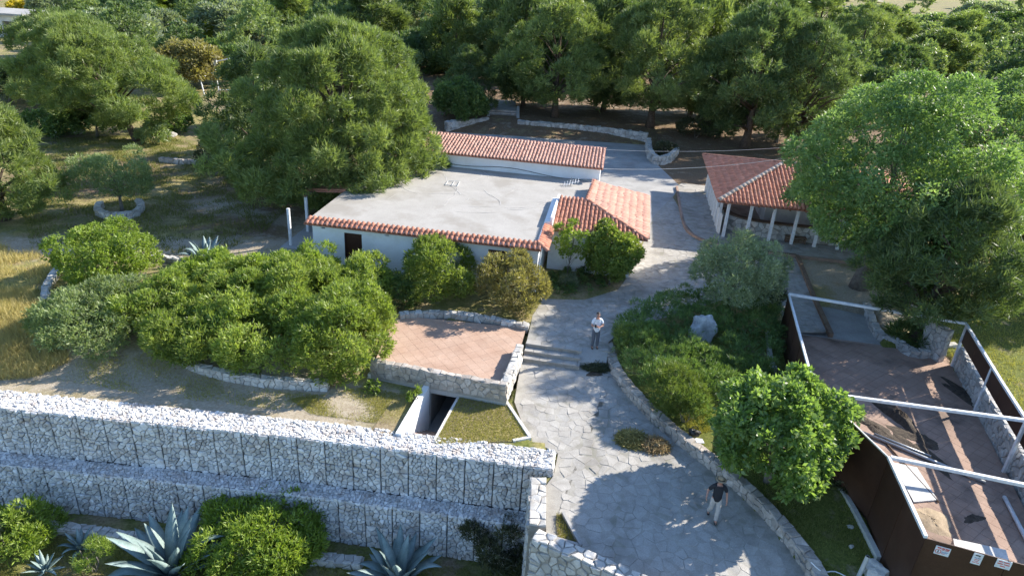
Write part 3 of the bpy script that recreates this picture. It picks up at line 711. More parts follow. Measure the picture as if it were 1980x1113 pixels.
# aerial on the roof
an = thing('roof_aerial', 'small pale fallen TV aerial lying on the flat roof by the white rear wall', 'aerial', H(13.0, 11.4, 2.62))
mb = MB(); mb.tube([H(12.5, 11.2, 2.66), H(13.5, 11.7, 2.9)], 0.025, 5); mb.build('boom', M['white_paint'], an)
for k in range(6):
    p = H(12.55 + k * .17, 11.22 + k * .085, 2.68 + k * .04); mb = MB(); mb.tube([p - HV * .35, p + HV * .35 + Vector((0, 0, .12))], 0.016, 4); mb.build('rod', M['white_paint'], an)
mb = MB(); mb.tube([H(12.95, 11.5, 2.62), H(12.95, 11.5, 3.15)], 0.022, 5); mb.build('mast', M['galv'], an)
an2 = thing('bent_aerial', 'thin bent wire frame lying in the middle of the flat roof', 'aerial', H(5.8, 9.3, 2.62))
for a, b in (((5.3, 9.5), (5.35, 8.6)), ((5.35, 8.6), (6.1, 8.65)), ((6.1, 8.65), (6.05, 9.6)), ((5.3, 9.5), (6.05, 9.6)), ((5.7, 9.6), (5.75, 8.6))):
    mb = MB(); mb.tube([H(a[0], a[1], 2.66), H(b[0], b[1], 2.68)], 0.02, 5); mb.build('rod', M['dirty_white'], an2)

# ================================================================== CELLAR TERRACE WITH TUNNEL
TZ = -0.05
TFL, TFR, TBR = G(716, 697, 0.4), G(980, 745, 0.4), G(1010, 664, 0.4)
TBL = G(778, 610, TZ); TBR2 = G(1019, 634, TZ)
TU = (TFR - TFL); TU.z = 0; TW = TU.length; TU.normalize(); TV = Vector((-TU.y, TU.x, 0))
terrace = thing('cellar_terrace', 'terracotta paved terrace over a cellar, edged by low rubble parapets', 'terrace', (TFL.x + 3, TFL.y + 2.5, -0.6))
tp = [(TFL + TV * 0.1).to_2d(), (TFR + TV * 0.1).to_2d(), (TBR2 + Vector((-.05, 0, 0))).to_2d(), (TBL + Vector((-.4, 0, 0))).to_2d()]
ft = MB().prism([tuple(p) for p in tp], TZ - 0.2, TZ - 0.012).build('terrace_floor', M['grout'], terrace)
def floor_tiles(par, poly, z, size, ang, mt, name='floor_tile', gap=0.012, limit=300, th=0.02):
    ca, sa = math.cos(ang), math.sin(ang); xs = [p[0] for p in poly]; ys = [p[1] for p in poly]; cx_, cy_ = (min(xs) + max(xs)) / 2, (min(ys) + max(ys)) / 2
    R_ = math.hypot(max(xs) - min(xs), max(ys) - min(ys)) / 2; n = int(R_ / size) + 1; items = []
    for i in range(-n, n):
        for j in range(-n, n):
            pl = [(i * size + gap / 2, j * size + gap / 2), ((i + 1) * size - gap / 2, j * size + gap / 2), ((i + 1) * size - gap / 2, (j + 1) * size - gap / 2), (i * size + gap / 2, (j + 1) * size - gap / 2)]
            pl = [(cx_ + a * ca - b * sa, cy_ + a * sa + b * ca) for a, b in pl]
            k = len(poly); ar = sum(poly[q][0] * poly[(q + 1) % k][1] - poly[(q + 1) % k][0] * poly[q][1] for q in range(k)); sg = 1 if ar > 0 else -1
            for q in range(k):
                a, b = poly[q], poly[(q + 1) % k]; nn = ((b[1] - a[1]) * sg, -(b[0] - a[0]) * sg)
                pl = clip(pl, nn, nn[0] * a[0] + nn[1] * a[1])
                if len(pl) < 3: break
            if len(pl) < 3: continue
            pl = tidy(pl, 0.03)
            if len(pl) < 3: continue
            n_ = len(pl); dz = random.uniform(-.002, .003); vs = [(p[0], p[1], z - th) for p in pl] + [(p[0], p[1], z + dz) for p in pl]
            if not seen(vs[0]): continue
            items.append((vs, [tuple(range(n_, 2 * n_))] + [(q, (q + 1) % n_, n_ + (q + 1) % n_, n_ + q) for q in range(n_)], size))
    put_pieces(items, name, M[mt], par, limit, name + 's', appar)
floor_tiles(ft, [tuple(p) for p in tp], TZ, 0.42, math.atan2(TU.y, TU.x) + RAD(45), 'terracotta', gap=0.007)
# parapets: front and right
stone_wall('front_parapet', None, [TFL + TV * 0.13, TFR + TV * 0.13], 0.38, -0.32, 0.28, 0.24, 'rubble', 'TR', 0.03, 200, parent=terrace, smooth=False, seed=8)
P2a = TFR + TV * 0.29 - TU * 0.14; P2b = TBR + Vector((-.1, 0, 0))
stone_wall('side_parapet', None, [P2a, P2b], 0.37, -0.55, 0.28, 0.24, 'limestone', 'LTR', 0.03, 90, parent=terrace, smooth=False, seed=9)
# concrete edge beam and cellar front wall with the tunnel mouth
def tbox(mb, a0, a1, b0, b1, z0, z1):
    o = TFL + TU * a0 + TV * b0; o.z = z0; return mb.box(o, TU * (a1 - a0), TV * (b1 - b0), (0, 0, z1 - z0))
tun0, tun1 = 2.55, 3.72
mb = MB(); tbox(mb, -0.1, TW + 0.02, 0.02, 0.26, -0.62, -0.325); mb.build('edge_beam', M['concrete'], terrace)
mb = MB(); tbox(mb, -0.1, tun0, 0.06, 0.24, -2.4, -0.622); tbox(mb, tun1, TW, 0.06, 0.24, -2.4, -0.622)
mb.build('cellar_wall', M['old_plaster'], terrace)
mb = MB(); tbox(mb, 1.0, 1.6, 0.03, 0.07, -0.74, -0.64); mb.build('cellar_vent', M['black'], terrace)
mb = MB(); tbox(mb, -0.14, 0.0, 0.0, 3.4, -0.9, -0.26); mb.build('left_flank', M['old_plaster'], terrace)
# sunken ramp to the tunnel: side walls and steps
ramp_ = thing('cellar_ramp', 'narrow sunken stairway between two whitewashed walls leading under the terrace', 'stairway', TFL + TU * 3.1 - TV * 1.5)
mb = MB()
def flank(mb, a0, a1, ztop0, ztop1, b0, b1):
    p = [TFL + TU * a0 + TV * b0, TFL + TU * a1 + TV * b0, TFL + TU * a1 + TV * b1, TFL + TU * a0 + TV * b1]
    mb.prism([(q.x, q.y) for q in p], -2.6, [ztop0, ztop0, ztop1, ztop1])
flank(mb, tun0 - 0.24, tun0, -0.28, -0.48, -0.0, -3.05); mb.build('left_flank', M['plaster'], ramp_)
mb = MB(); flank(mb, tun1, tun1 + 0.1, -0.56, -0.56, 0.0, -2.9); mb.build('right_flank', M['old_plaster'], ramp_)
for i in range(8):
    mb = MB(); tbox(mb, tun0, tun1, -3.0 + i * 0.32, -3.0 + (i + 1) * 0.32 + 0.001, -2.7, -0.75 - i * 0.2); mb.build('step', M['terracotta_old'], ramp_)
mb = MB(); tbox(mb, tun0, tun1, -0.44, 3.5, -2.7, -2.35); mb.build('tunnel_floor', M['concrete'], ramp_)
mb = MB(); tbox(mb, tun0 - 0.25, tun1 + 0.25, 3.5, 3.6, -2.7, -0.3); tbox(mb, tun0 - 0.2, tun0 - 0.02, 0.25, 3.5, -2.7, -0.3); tbox(mb, tun1 + 0.02, tun1 + 0.2, 0.25, 3.5, -2.7, -0.3); mb.build('tunnel_walls', M['mortar'], ramp_)
# kerb beside the lawn strip
mb = MB(); a, b = G(972, 765, -0.55), G(1024, 843, -0.55); mb.bar(a + Vector((0, 0, -.1)), b + Vector((0, 0, -.1)), 0.12, 0.26); mb.bar(b + Vector((0.05, 0, -.12)), G(992, 850, -.55) + Vector((0, 0, -.12)), 0.12, 0.24)
tag(mb.build('lawn_kerb', M['old_plaster']), 'thin concrete kerb between the cut lawn and the stone forecourt', 'kerb')
# terrace back wall (stone bed edge behind it)
stone_wall('bed_edge_wall', 'low pale stone wall along the back of the terracotta terrace', [G(772, 606, .15), G(850, 602, .15), G(940, 612, .15), G(1022, 628, .15)], 0.16, -0.15, 0.32, 0.22, 'limestone', 'TR', 0.03, 200, seed=21)
# ================================================================== FRONT STEPS
st_ = thing('front_steps', 'three broad stone steps between the upper yard and the forecourt', 'steps', G(1065, 680, -0.3))
sa, sb = G(1019, 657, 0), G(1126, 672, 0); sd_ = (sb - sa); sn = Vector((sd_.y, -sd_.x, 0)).normalized()
for i in range(3):
    z1 = 0.014 - i * 0.175
    o = sa + sn * (i * 0.36); o.z = z1 - 0.5
    stp = MB().box(o, sd_, sn * 0.36, (0, 0, 0.49)).build('step', M['mortar'], st_)
    rg = random.Random(i); x = 0
    L = sd_.length
    while x < L - 0.05:
        w_ = min(rg.uniform(0.35, 0.75), L - x)
        p = o + sd_.normalized() * (x + 0.01) - sn * 0.0; p.z = z1 - 0.012
        MB().box(p + sn * 0.01, sd_.normalized() * (w_ - 0.02), sn * 0.37, (0, 0, 0.03 + rg.random() * 0.008)).build('tread_stone', M['flag'], st_)
        x += w_
pl = thing('step_plinth', 'sloping grey concrete block at the right end of the front steps', 'block', G(1143, 690, -0.4))
q = [G(1122, 673, 0.0), G(1176, 676, 0.0), G(1172, 706, -.45), G(1117, 706, -.45)]
MB().prism([(p.x, p.y) for p in q], -0.8, [0.05, 0.05, -0.3, -0.3]).build('block_body', M['concrete'], pl)
# ================================================================== BED WALL along the forecourt
bw = stone_wall('bed_wall', 'long curved rubble wall holding the planted bed beside the forecourt', BEDW, lambda d: -0.08 - d * 0.037, lambda d: -0.6 - d * 0.047, 0.36, 0.25, 'rubble', 'LTR', 0.035, 300, seed=30)
# ================================================================== GABIONS
def gabion(name, label, front, ztop, layers, lh, depth, seed, xmin=-24.0, step_back=0.0):
    par = thing(name, label, 'gabion wall', (front[len(front) // 2][0], front[len(front) // 2][1], ztop - layers * lh))
    P_ = Path([(x, y, 0) for x, y in front], smooth=False); rg = random.Random(seed); items = []
    mb = MB(); pts = [P_.at(d)[0] for d in np.linspace(0, P_.L, 24)]
    ln = [P_.at(d)[2] for d in np.linspace(0, P_.L, 24)]
    vs = []; fs = []
    for i, (p, l) in enumerate(zip(pts, ln)):
        a, b = p + l * 0.07, p + l * depth
        vs += [(a.x, a.y, ztop - layers * lh - 0.2), (a.x, a.y, ztop - 0.06), (b.x, b.y, ztop - 0.06), (b.x, b.y, ztop - layers * lh - 0.2)]
        if i: k = 4 * (i - 1); fs += [(k, k + 4, k + 5, k + 1), (k + 1, k + 5, k + 6, k + 2), (k + 2, k + 6, k + 7, k + 3)]
    fs += [(0, 1, 2, 3), (95, 94, 93, 92)]
    mb.add(vs, fs); mb.build('rubble_fill', M['gabion_core'], par)
    nb = int(round(P_.L / 1.03)); bw_ = P_.L / nb
    def place(a, b, h, face):
        p, t, l = P_.at(a)
        if face == 'F': q = p - l * (h - 0.06); return Vector((q.x, q.y, b))
        q = p + l * b; return Vector((q.x, q.y, ztop + h - 0.06))
    for i in range(nb):
        off = 0
        for j in range(layers):
            x0, z0 = i * bw_, ztop - (j + 1) * lh
            bulge = rg.uniform(0.0, 0.05)
            if not (seen(place(x0, z0, 0, 'F'), 80) or seen(place(x0 + bw_, z0 + lh, 0, 'F'), 80)): continue
            for poly in cells(bw_ - 0.018, lh - 0.01, rg.uniform(0.125, 0.165), 1.0, rg.randrange(99999), 1.15, None, x0 + 0.009, z0 + 0.005, 0.2):
                cxp = sum(q[0] for q in poly) / len(poly); czp = sum(q[1] for q in poly) / len(poly)
                bl = bulge * math.sin(math.pi * (cxp - x0) / bw_) * math.sin(math.pi * (czp - z0) / lh)
                st = stone(poly, 0.014, rg.uniform(0.05, 0.105) + bl, rg, 0.02)
                if st: items.append(([place(a, b, h, 'F') for a, b, h in st[0]], st[1], st[2]))
            wr = MB()
            for xx in (x0 + 0.008, ):
                wr.bar(place(xx, z0, 0.07, 'F'), place(xx, z0 + lh, 0.07, 'F'), 0.008, 0.008)
            if j == 0: wr.bar(place(x0, ztop, 0.03, 'F'), place(x0 + bw_, ztop, 0.03, 'F'), 0.009, 0.009)
            wr.build('basket_wire', M['wire'], par)
        for poly in cells(bw_, depth - 0.02, 0.112, 0.95, rg.randrange(99999), 1.2, None, i * bw_, 0.0, 0.05):
            st = stone(poly, 0.006, rg.uniform(0.04, 0.09), rg, 0.02, False, 1.4)
            if st: items.append(([place(a, b, h, 'T') for a, b, h in st[0]], st[1], st[2]))
    d = P_.L; p, t, l = P_.at(d)
    for poly in cells(depth, layers * lh, 0.19, 0.9, rg.randrange(9999), 1.1):
        st = stone(poly, 0.01, 0.06, rg)
        if st: items.append(([Vector((p.x, p.y, ztop - b)) + l * a + t * (h - 0.01) for a, b, h in st[0]], st[1], st[2]))
    items = [i_ for i_ in items if seen(i_[0][0], 20)]
    put_pieces(items, 'stone', M['gabion_stone'], par, 300, 'small_stones', appar)
    return par
gabion('gabion_wall', 'upper tier of the long grey gabion retaining wall with its sunlit top', [(-26, 21.4)] + GAB[1:], -0.58, 2, 1.02, 1.12, 41)
LT = [(-26, 20.75), (-18.5, 20.05), (-6.9, 19.45), (1.25, 18.7)]
gabion('gabion_wall', 'lower tier of the grey gabion wall, stepping out below the sunlit one', LT, -2.60, 2, 1.02, 0.72, 42)
# mortared wall at the corner, below the forecourt
stone_wall('corner_wall', 'mortared pale rubble wall rising at the bottom corner beside the forecourt', [Vector((1.22, 16.35, 0)), Vector((2.4, 15.75, 0)), Vector((4.0, 14.95, 0)), Vector((6.0, 14.0, 0))], -0.62, -4.8, 0.5, 0.26, 'limestone', 'TR', 0.04, 300, smooth=False, seed=50, gap=0.03)
stone_wall('corner_return', 'short pale stone return wall between the gabions and the bottom corner wall', [Vector((1.35, 18.95, 0)), Vector((1.3, 16.65, 0))], -0.60, -4.8, 0.55, 0.26, 'limestone', 'TR', 0.04, 120, smooth=False, seed=51, ends=False)
# small planter trough beside the corner
tr = thing('drain_trough', 'narrow grassy drain trough with a concrete lip at the edge of the forecourt', 'trough', G(1095, 1020, -0.9))
MB().bar(G(1088, 992, -0.86), G(1123, 1056, -0.95), 0.1, 0.2).build('lip', M['concrete'], tr)
MB().bar(G(1123, 1056, -0.95), G(1075, 1042, -0.95), 0.1, 0.16).build('lip', M['concrete'], tr)
# ================================================================== EARTH VERGES beside the ramp
def verge(name, poly, z):
    o = MB().prism([(p[0], p[1]) for p in poly], -1.6, z).build(name, bpy.data.materials['earth']); tag(o, kind='structure')
vq = [TFL + TU * (tun1 + 0.09) + TV * 0.02, TFL + TU * (tun1 + 0.09) - TV * 3.1, G(1000, 852, -0.58), G(1022, 842, -0.58), G(974, 762, -0.58)]
verge('lawn', vq, -0.585)
vq2 = [TFL + TU * (tun0 - 0.23) + TV * 0.02, TFL + TU * (tun0 - 0.23) - TV * 3.1, TFL + TU * (tun0 - 1.2) - TV * 3.1, TFL + TU * (tun0 - 1.2) + TV * 0.02]
verge('verge', vq2, -0.59)

# ================================================================== PAVILION
PA = Vector((12.56, 42.14, 0)); PU = Vector((.990, -.139, 0)); PV = Vector((.139, .990, 0)); PRZ = math.atan2(PU.y, PU.x)
def Q(u, v, z=0.0): return PA + PU * u + PV * v + Vector((0, 0, z))
def qbox(mb, u0, u1, v0, v1, z0, z1): return mb.box(Q(u0, v0, z0), PU * (u1 - u0), PV * (v1 - v0), (0, 0, z1 - z0))
plat = thing('pavilion_platform', 'raised grey stone platform with a dark kerb under the open pavilion', 'platform', Q(5, 4), PRZ)
PLP = [Q(-1.6, 11.5), Q(-1.5, 2.5), Q(-0.9, 0.2), Q(0.6, -1.0), Q(2.5, -1.3), Q(14, -1.3), Q(14, 12.5), Q(-1.2, 12.5)]
MB().prism([(p.x, p.y) for p in PLP], -0.1, 0.14).build('platform_base', M['flag_joint'], plat)
flags(plat, [(p.x, p.y) for p in PLP], lambda x, y: 0.14, 0.62, 61, 220)
kp = Path([Q(-1.62, 11.5, .1), Q(-1.55, 2.6, .1), Q(-0.95, 0.15, .1), Q(0.6, -1.08, .1), Q(2.5, -1.4, .1), Q(9, -1.4, .1)], 0.4)
for i in range(int(kp.L / 0.62)):
    a, b = kp.at(i * 0.62 + 0.01)[0], kp.at((i + 1) * 0.62 - 0.01)[0]; a.z = b.z = 0.07
    MB().bar(a, b, 0.16, 0.2).build('kerb_stone', M['terracotta_old'], plat)
pav = thing('pavilion', 'open garden pavilion with a hipped red tile roof on white posts', 'pavilion', Q(6, 6), PRZ)
EZ, AZ_ = 2.62, 4.05
FL_, FR_, BL_, BR_, RA, RB = Q(0, 0, EZ), Q(14, 0, EZ), Q(0.05, 12.2, EZ), Q(14, 12.2, EZ), Q(4.75, 5.9, AZ_), Q(9.4, 5.9, AZ_)
tile_slope(pav, FL_, FR_, [RB, RA], 0.25, 0.42, 'tile', 170)
tile_slope(pav, BL_, FL_, [RA], 0.25, 0.42, 'tile', 130)
tile_slope(pav, BR_, BL_, [RA, RB], 0.25, 0.5, 'tile', 0)
tile_slope(pav, FR_, BR_, [RB], 0.25, 0.5, 'tile', 0)
up_ = Vector((0, 0, 0.06))
ridge_row(pav, FL_ + up_, RA + up_, 'ridge_tile', 0.17); ridge_row(pav, BL_ + up_, RA + up_, 'tile', 0.15); ridge_row(pav, RA + up_, RB + up_, 'ridge_tile', 0.16)
for k in range(10):
    mb = MB(); qbox(mb, 0.74 + k * 1.42, 0.92 + k * 1.42, 0.53, 0.71, 0.13, 2.44); mb.build('post', M['white_paint'], pav)
for k in range(7):
    mb = MB(); qbox(mb, 0.5, 0.66, 1.9 + k * 1.45, 2.05 + k * 1.45, 0.13, 2.44); mb.build('post', M['white_paint'], pav)
mb = MB(); qbox(mb, 0.3, 13.7, 0.53, 0.72, 2.442, 2.6); qbox(mb, 0.48, 0.68, 0.8, 11.6, 2.441, 2.6); mb.build('eave_beam', M['wood'], pav)
for k in range(14):
    mb = MB(); qbox(mb, 0.6 + k * 0.95, 0.7 + k * 0.95, 0.06, 0.52, 2.47, 2.56); mb.build('rafter_end', M['wood'], pav)
for k in range(17):                                   # upright white boards screening the left side
    mb = MB(); o = Q(0.62, 1.0 + k * 0.58, 0.14); mb.box(o, PV * 0.50 + PU * 0.16 * (1 if k % 2 else -1), PU * 0.03, (0, 0, 1.35)); mb.build('screen_board', M['dirty_white'], pav)
cw = [Q(0.95, 3.6), Q(1.35, 2.5), Q(2.3, 1.75), Q(3.6, 1.45), Q(6, 1.4), Q(11, 1.4)]
stone_wall('counter_wall', None, cw, 1.12, 0.12, 0.3, 0.36, 'limestone', 'R', 0.02, 130, parent=pav, seed=63, gap=0.022)
P_ = Path(cw, 0.3); mb = MB(); n = 40
for i in range(n):
    a, b = P_.at(P_.L * i / n)[0], P_.at(P_.L * (i + 1) / n)[0]; a.z = b.z = 1.17; mb.bar(a, b, 0.46, 0.08)
mb.build('counter_top', M['wood'], pav)
mb = MB(); qbox(mb, 3.9, 11, 4.2, 4.4, 0.12, 2.58); mb.build('inner_wall', M['old_plaster'], pav)
mb = MB(); qbox(mb, 3.88, 3.9, 4.2, 9.4, 0.12, 2.57); mb.build('inner_wall', M['old_plaster'], pav)
bn = thing('wooden_bench', 'small dark red wooden crate bench in front of the pavilion counter', 'bench', Q(5.4, 0.9, 0.15), PRZ)
mb = MB(); qbox(mb, 4.75, 6.05, 0.78, 1.2, 0.50, 0.56); mb.build('seat', M['wood'], bn)
for u in (4.78, 5.96):
    mb = MB(); qbox(mb, u, u + 0.06, 0.8, 1.18, 0.15, 0.5); mb.build('leg', M['wood'], bn)
for z in (0.2, 0.34):
    mb = MB(); qbox(mb, 4.84, 5.96, 0.82, 0.85, z, z + 0.1); mb.build('slat', M['wood'], bn)
# overhead wires
def wire(name, label, a, b, sag, r, mt):
    a, b = Vector(a), Vector(b); pts = [a.lerp(b, t) - Vector((0, 0, sag * 4 * t * (1 - t))) for t in np.linspace(0, 1, 16)]
    tag(MB().tube(pts, r, 5).build(name, M[mt], None), label, 'cable')
wire('overhead_cable', 'pale cable strung from the tiled wing to the peak of the pavilion', H(14.75, 13.2, 3.45), RA + Vector((0, 0, .35)), 0.3, 0.014, 'dirty_white')
wire('overhead_cable', 'thin grey cable slung behind the pavilion roof towards the trees', H(14.75, 15.9, 4.1), Q(6.5, 9.5, 4.6), 0.25, 0.010, 'galv')
# kerb strips on the drive in front of the pavilion
def strip(name, label, pts, wd, ht, mt, z=0.05, seg=0.6, cat='kerb', piece='kerb_stone'):
    P_ = Path(pts, 0.3, False); th_ = thing(name, label, cat, P_.at(P_.L / 2)[0])
    n = max(1, int(P_.L / seg))
    for i in range(n):
        a, b = P_.at(P_.L * i / n + 0.008)[0], P_.at(P_.L * (i + 1) / n - 0.008)[0]
        a.z += z; b.z += z; MB().bar(a, b, wd, ht).build(piece, M[mt], th_)
    return th_
strip('drive_kerb', 'low dark brown kerb turning across the drive towards the fenced floor', [G(1440, 487), G(1541, 497), G(1572, 575), G(1606, 650)], 0.22, 0.24, 'wood', 0.06)
strip('bed_kerb', 'pale curved concrete kerb inside the dark bed left of the brown fence', [G(1482, 645, -.2), G(1487, 690, -.2), G(1497, 720, -.2)], 0.2, 0.3, 'old_plaster', 0.05)

# ================================================================== BACK OF THE PATIO
stone_wall('patio_wall', 'long low rubble wall closing the back of the concrete patio', [G(1000, 252), G(1080, 258), G(1170, 266), G(1250, 277)], 1.0, -0.05, 0.5, 0.34, 'limestone', 'TR', 0.04, 240, seed=70, smooth=False)
stone_wall('patio_wall', 'short rubble wall left of the dark stone stairs behind the patio', [G(862, 254), G(900, 250), G(943, 246)], 0.95, -0.05, 0.5, 0.34, 'limestone', 'TR', 0.04, 120, seed=71, smooth=False)
stone_wall('planter_wall', 'curved stone planter wall beside the right end of the patio', [G(1252, 280), G(1256, 305), G(1270, 318), G(1292, 314), G(1308, 300)], 0.75, -0.05, 0.4, 0.34, 'limestone', 'LTR', 0.04, 160, seed=72)
ss = thing('garden_stairs', 'flight of dark weathered stone stairs climbing from the back of the patio', 'stairs', G(970, 248))
a, b = G(946, 248), G(998, 251); dd = b - a; nn = Vector((-dd.y, dd.x, 0)).normalized()
for i in range(8):
    o = a + nn * (i * 0.42); o.z = -0.1
    MB().box(o, dd, nn * 0.43, (0, 0, 0.1 + (i + 1) * 0.165)).build('step', M['rubble'], ss)
for p, s_ in ((a, -1), (b, 1)):
    mb = MB(); q = [p, p + dd.normalized() * 0.3 * s_, p + dd.normalized() * 0.3 * s_ + nn * 3.6, p + nn * 3.6]
    mb.prism([(k.x, k.y) for k in q], -0.1, [0.55, 0.55, 1.75, 1.75] if True else 1).build('side_wall', M['limestone'], ss)
mb = MB(); q = [a + nn * 3.36, b + nn * 3.36, b + nn * 9, a + nn * 9]; tag(mb.prism([(k.x, k.y) for k in q], 0.2, 1.33).build('garden_path', M['flag']), kind='structure')
stone_wall('ring_wall', 'round stone ring wall around the small dark olive tree on the left', [G(196, 400), G(190, 412), G(205, 421), G(232, 424), G(258, 420), G(274, 408), G(270, 396)], 0.38, -0.05, 0.35, 0.28, 'limestone', 'LTR', 0.04, 120, seed=73)
stone_wall('shrub_bed_wall', 'low curved rubble edging in front of the big oleander thicket', [G(345, 680, -.35), G(365, 704, -.4), G(420, 722, -.42), G(500, 737, -.45), G(570, 745, -.5), G(635, 748, -.5)], -0.22, -0.65, 0.3, 0.24, 'limestone', 'LTR', 0.03, 220, seed=74)
stone_wall('rubble_border', 'crooked line of pale stones left of the bright green bush', [G(120, 520), G(100, 545), G(88, 575), G(90, 590)], 0.28, -0.08, 0.32, 0.26, 'limestone', 'LTR', 0.04, 120, seed=75)
stone_wall('garden_border', 'low stone border behind the grey agave in the left garden', [G(290, 500), G(340, 505), G(378, 514), G(405, 522)], 0.22, -0.08, 0.3, 0.26, 'limestone', 'LTR', 0.04, 100, seed=76)
stone_wall('lower_garden_wall', 'low stone edging along the foot of the gabions', [G(95, 1020, -4.6), G(200, 1034, -4.6), G(330, 1052, -4.6), G(420, 1062, -4.6), G(700, 1090, -4.6)], -4.42, -4.8, 0.4, 0.26, 'limestone', 'LTR', 0.04, 160, seed=77)
stone_wall('far_border', 'low stone kerb running under the big pine at the left', [G(310, 312), G(380, 318), G(470, 325)], 0.3, -0.1, 0.3, 0.3, 'rubble', 'LTR', 0.04, 100, seed=78)
# ================================================================== FENCED PERGOLA FLOOR
FZ, RT = -0.3, 1.9
pf = MB().prism(PERG, FZ - 0.2, FZ - 0.014).build('sunken_floor', M['grout']); tag(pf, kind='structure')
FCE = [G(1525, 569, RT), G(1570, 735, RT), G(1594, 765, RT), G(1718, 884, RT), G(1790, 1038, RT)]
RGT = [G(1868, 626, RT), G(1938, 740, RT), G(1982, 808, RT), G(2080, 960, RT)]
cut = G(1570, 656, FZ)
DECK = [(p[0], p[1]) for p in (FCE[0] + Vector((.2, -1.9, 0)), FCE[1], FCE[2], FCE[3], FCE[4] + Vector((0.1, 0, 0)), G(2000, 1120, FZ), RGT[3], RGT[2], RGT[1], G(1850, 690, FZ))]
floor_tiles(pf, [tuple(G(x, y, FZ)[:2]) for x, y in ((1525, 645), (1705, 670), (1830, 690), (1990, 1000), (1985, 1113), (1790, 1113), (1600, 800))], FZ, 0.40, RAD(38), 'terracotta_old')
pg = thing('fence_enclosure', 'brown sheet metal fence with white rails enclosing the tiled floor', 'fence', (FCE[4].x, FCE[4].y, -1.0))
def panels(pts, zt, zb, wd, skip=None):
    for a, b in zip(pts, pts[1:]):
        L = (b - a).length; n = max(1, round(L / wd)); d = (b - a) / n
        for i in range(n):
            p, q = a + d * i + d * 0.004, a + d * (i + 1) - d * 0.004
            g0 = zb if not callable(zb) else zb(p)
            s_ = Vector((-(q - p).y, (q - p).x, 0)).normalized() * 0.03
            mb = MB(); mb.prism([(k.x, k.y) for k in (p, q, q + s_, p + s_)], g0, zt); o = mb.build('fence_panel', M['brown_panel'], pg)
            k = MB(); k.prism([(j.x, j.y) for j in (p - s_ * 0.5, p - s_ * 0.5 + d * 0.03, p + s_ * 1.4 + d * 0.03, p + s_ * 1.4)], g0, zt + 0.004); k.build('seam', M['brown_panel'], o)
panels(FCE, RT - 0.03, lambda p: gz(p.x - 0.6, p.y) - 0.15, 1.5)
FRONT = [FCE[4], G(1992, 1093, RT)]
FRONT[1] = FRONT[0] + (FRONT[1] - FRONT[0]) * 1.6
panels(FRONT, RT - 0.03, -1.3, 2.0)
for a, b in ((FCE[0], FCE[1]), (FCE[1], FCE[2]), (FCE[3], FCE[4])):
    MB().bar(a + Vector((0, 0, 0.01)), b + Vector((0, 0, 0.01)), 0.09, 0.09).build('top_rail', M['white_paint'], pg)
MB().bar(FCE[2], FCE[3], 0.05, 0.05).build('top_rail', M['dirty_white'], pg)
for a, b in zip(RGT, RGT[1:]): MB().bar(a, b, 0.10, 0.10).build('top_rail', M['white_paint'], pg)
BEAMS = [(FCE[0], RGT[0]), (G(1592, 761, RT), G(1990, 814.5, RT)), (G(1722, 885, RT), G(1995, 941, RT))]
for a, b in BEAMS: MB().bar(a + Vector((0, 0, .02)), b + Vector((0, 0, .02)), 0.11, 0.11).build('cross_beam', M['white_paint'], pg)
for x, y in ((1840, 707), (1885, 793), (1940, 912), (1857, 702)):
    p = G(x, y, FZ); h = 2.16 if x != 1857 else 1.3
    MB().box(p - Vector((.05, .05, 0)), (0.1, 0, 0), (0, 0.1, 0), (0, 0, h)).build('post', M['white_paint'], pg)
# right side: rubble wall with brown panels on top
rw = [p + Vector((0.30, 0.06, 0)) for p in RGT]
stone_wall('enclosure_wall', 'low pale stone wall along the right side of the fenced floor', rw, 0.72, -0.45, 0.28, 0.22, 'limestone', 'LTR', 0.03, 260, seed=80, smooth=False)
for a, b in zip(RGT, RGT[1:]):
    n = max(1, round((b - a).length / 1.6)); d = (b - a) / n
    for i in range(n):
        p, q = a + d * i + d * 0.01 + Vector((.09, .02, 0)), a + d * (i + 1) - d * 0.01 + Vector((.09, .02, 0)); s_ = Vector((-(d).y, d.x, 0)).normalized() * 0.03
        MB().prism([(k.x, k.y) for k in (p, q, q + s_, p + s_)], 0.97, RT - 0.06).build('fence_panel', M['brown_panel'], pg)
stone_wall('enclosure_wall', 'tall rubble end wall at the far right corner of the fenced floor', [G(1790, 700, FZ) + Vector((0.4, 1.3, 0)), Vector((RGT[0].x, RGT[0].y, 0)) + Vector((-.3, .3, 0))], 1.3, -0.45, 0.35, 0.26, 'limestone', 'TR', 0.03, 160, seed=81, smooth=False)
stone_wall('tree_planter_wall', 'low pale curved planter wall inside the enclosure below the pine trunk', [G(1672, 595, FZ), G(1690, 640, FZ), G(1708, 662, FZ), G(1735, 668, FZ), G(1752, 683, FZ), G(1785, 690, FZ), G(1812, 676, FZ), G(1845, 677, FZ)], 0.05, -0.4, 0.34, 0.28, 'limestone', 'LTR', 0.035, 180, seed=82)
# slabs of dark floor beyond the tiles (two levels)
dq = [G(1530, 575, -.3), G(1600, 650, -.3), G(1612, 655, -.3), G(1700, 665, -.3), G(1690, 610, -.3), G(1660, 585, -.3)]
MB().prism([(p.x, p.y) for p in (G(1520, 642, FZ), G(1702, 666, FZ), G(1689, 614, FZ), G(1600, 594, FZ), G(1532, 590, FZ))], FZ - .2, FZ + 0.02).build('upper_slab', M['concrete'], pf)
strip('slab_edge', 'dark plank edge dividing the grey slab inside the fence', [G(1577, 585, FZ), G(1604, 648, FZ)], 0.14, 0.16, 'wood', 0.04)
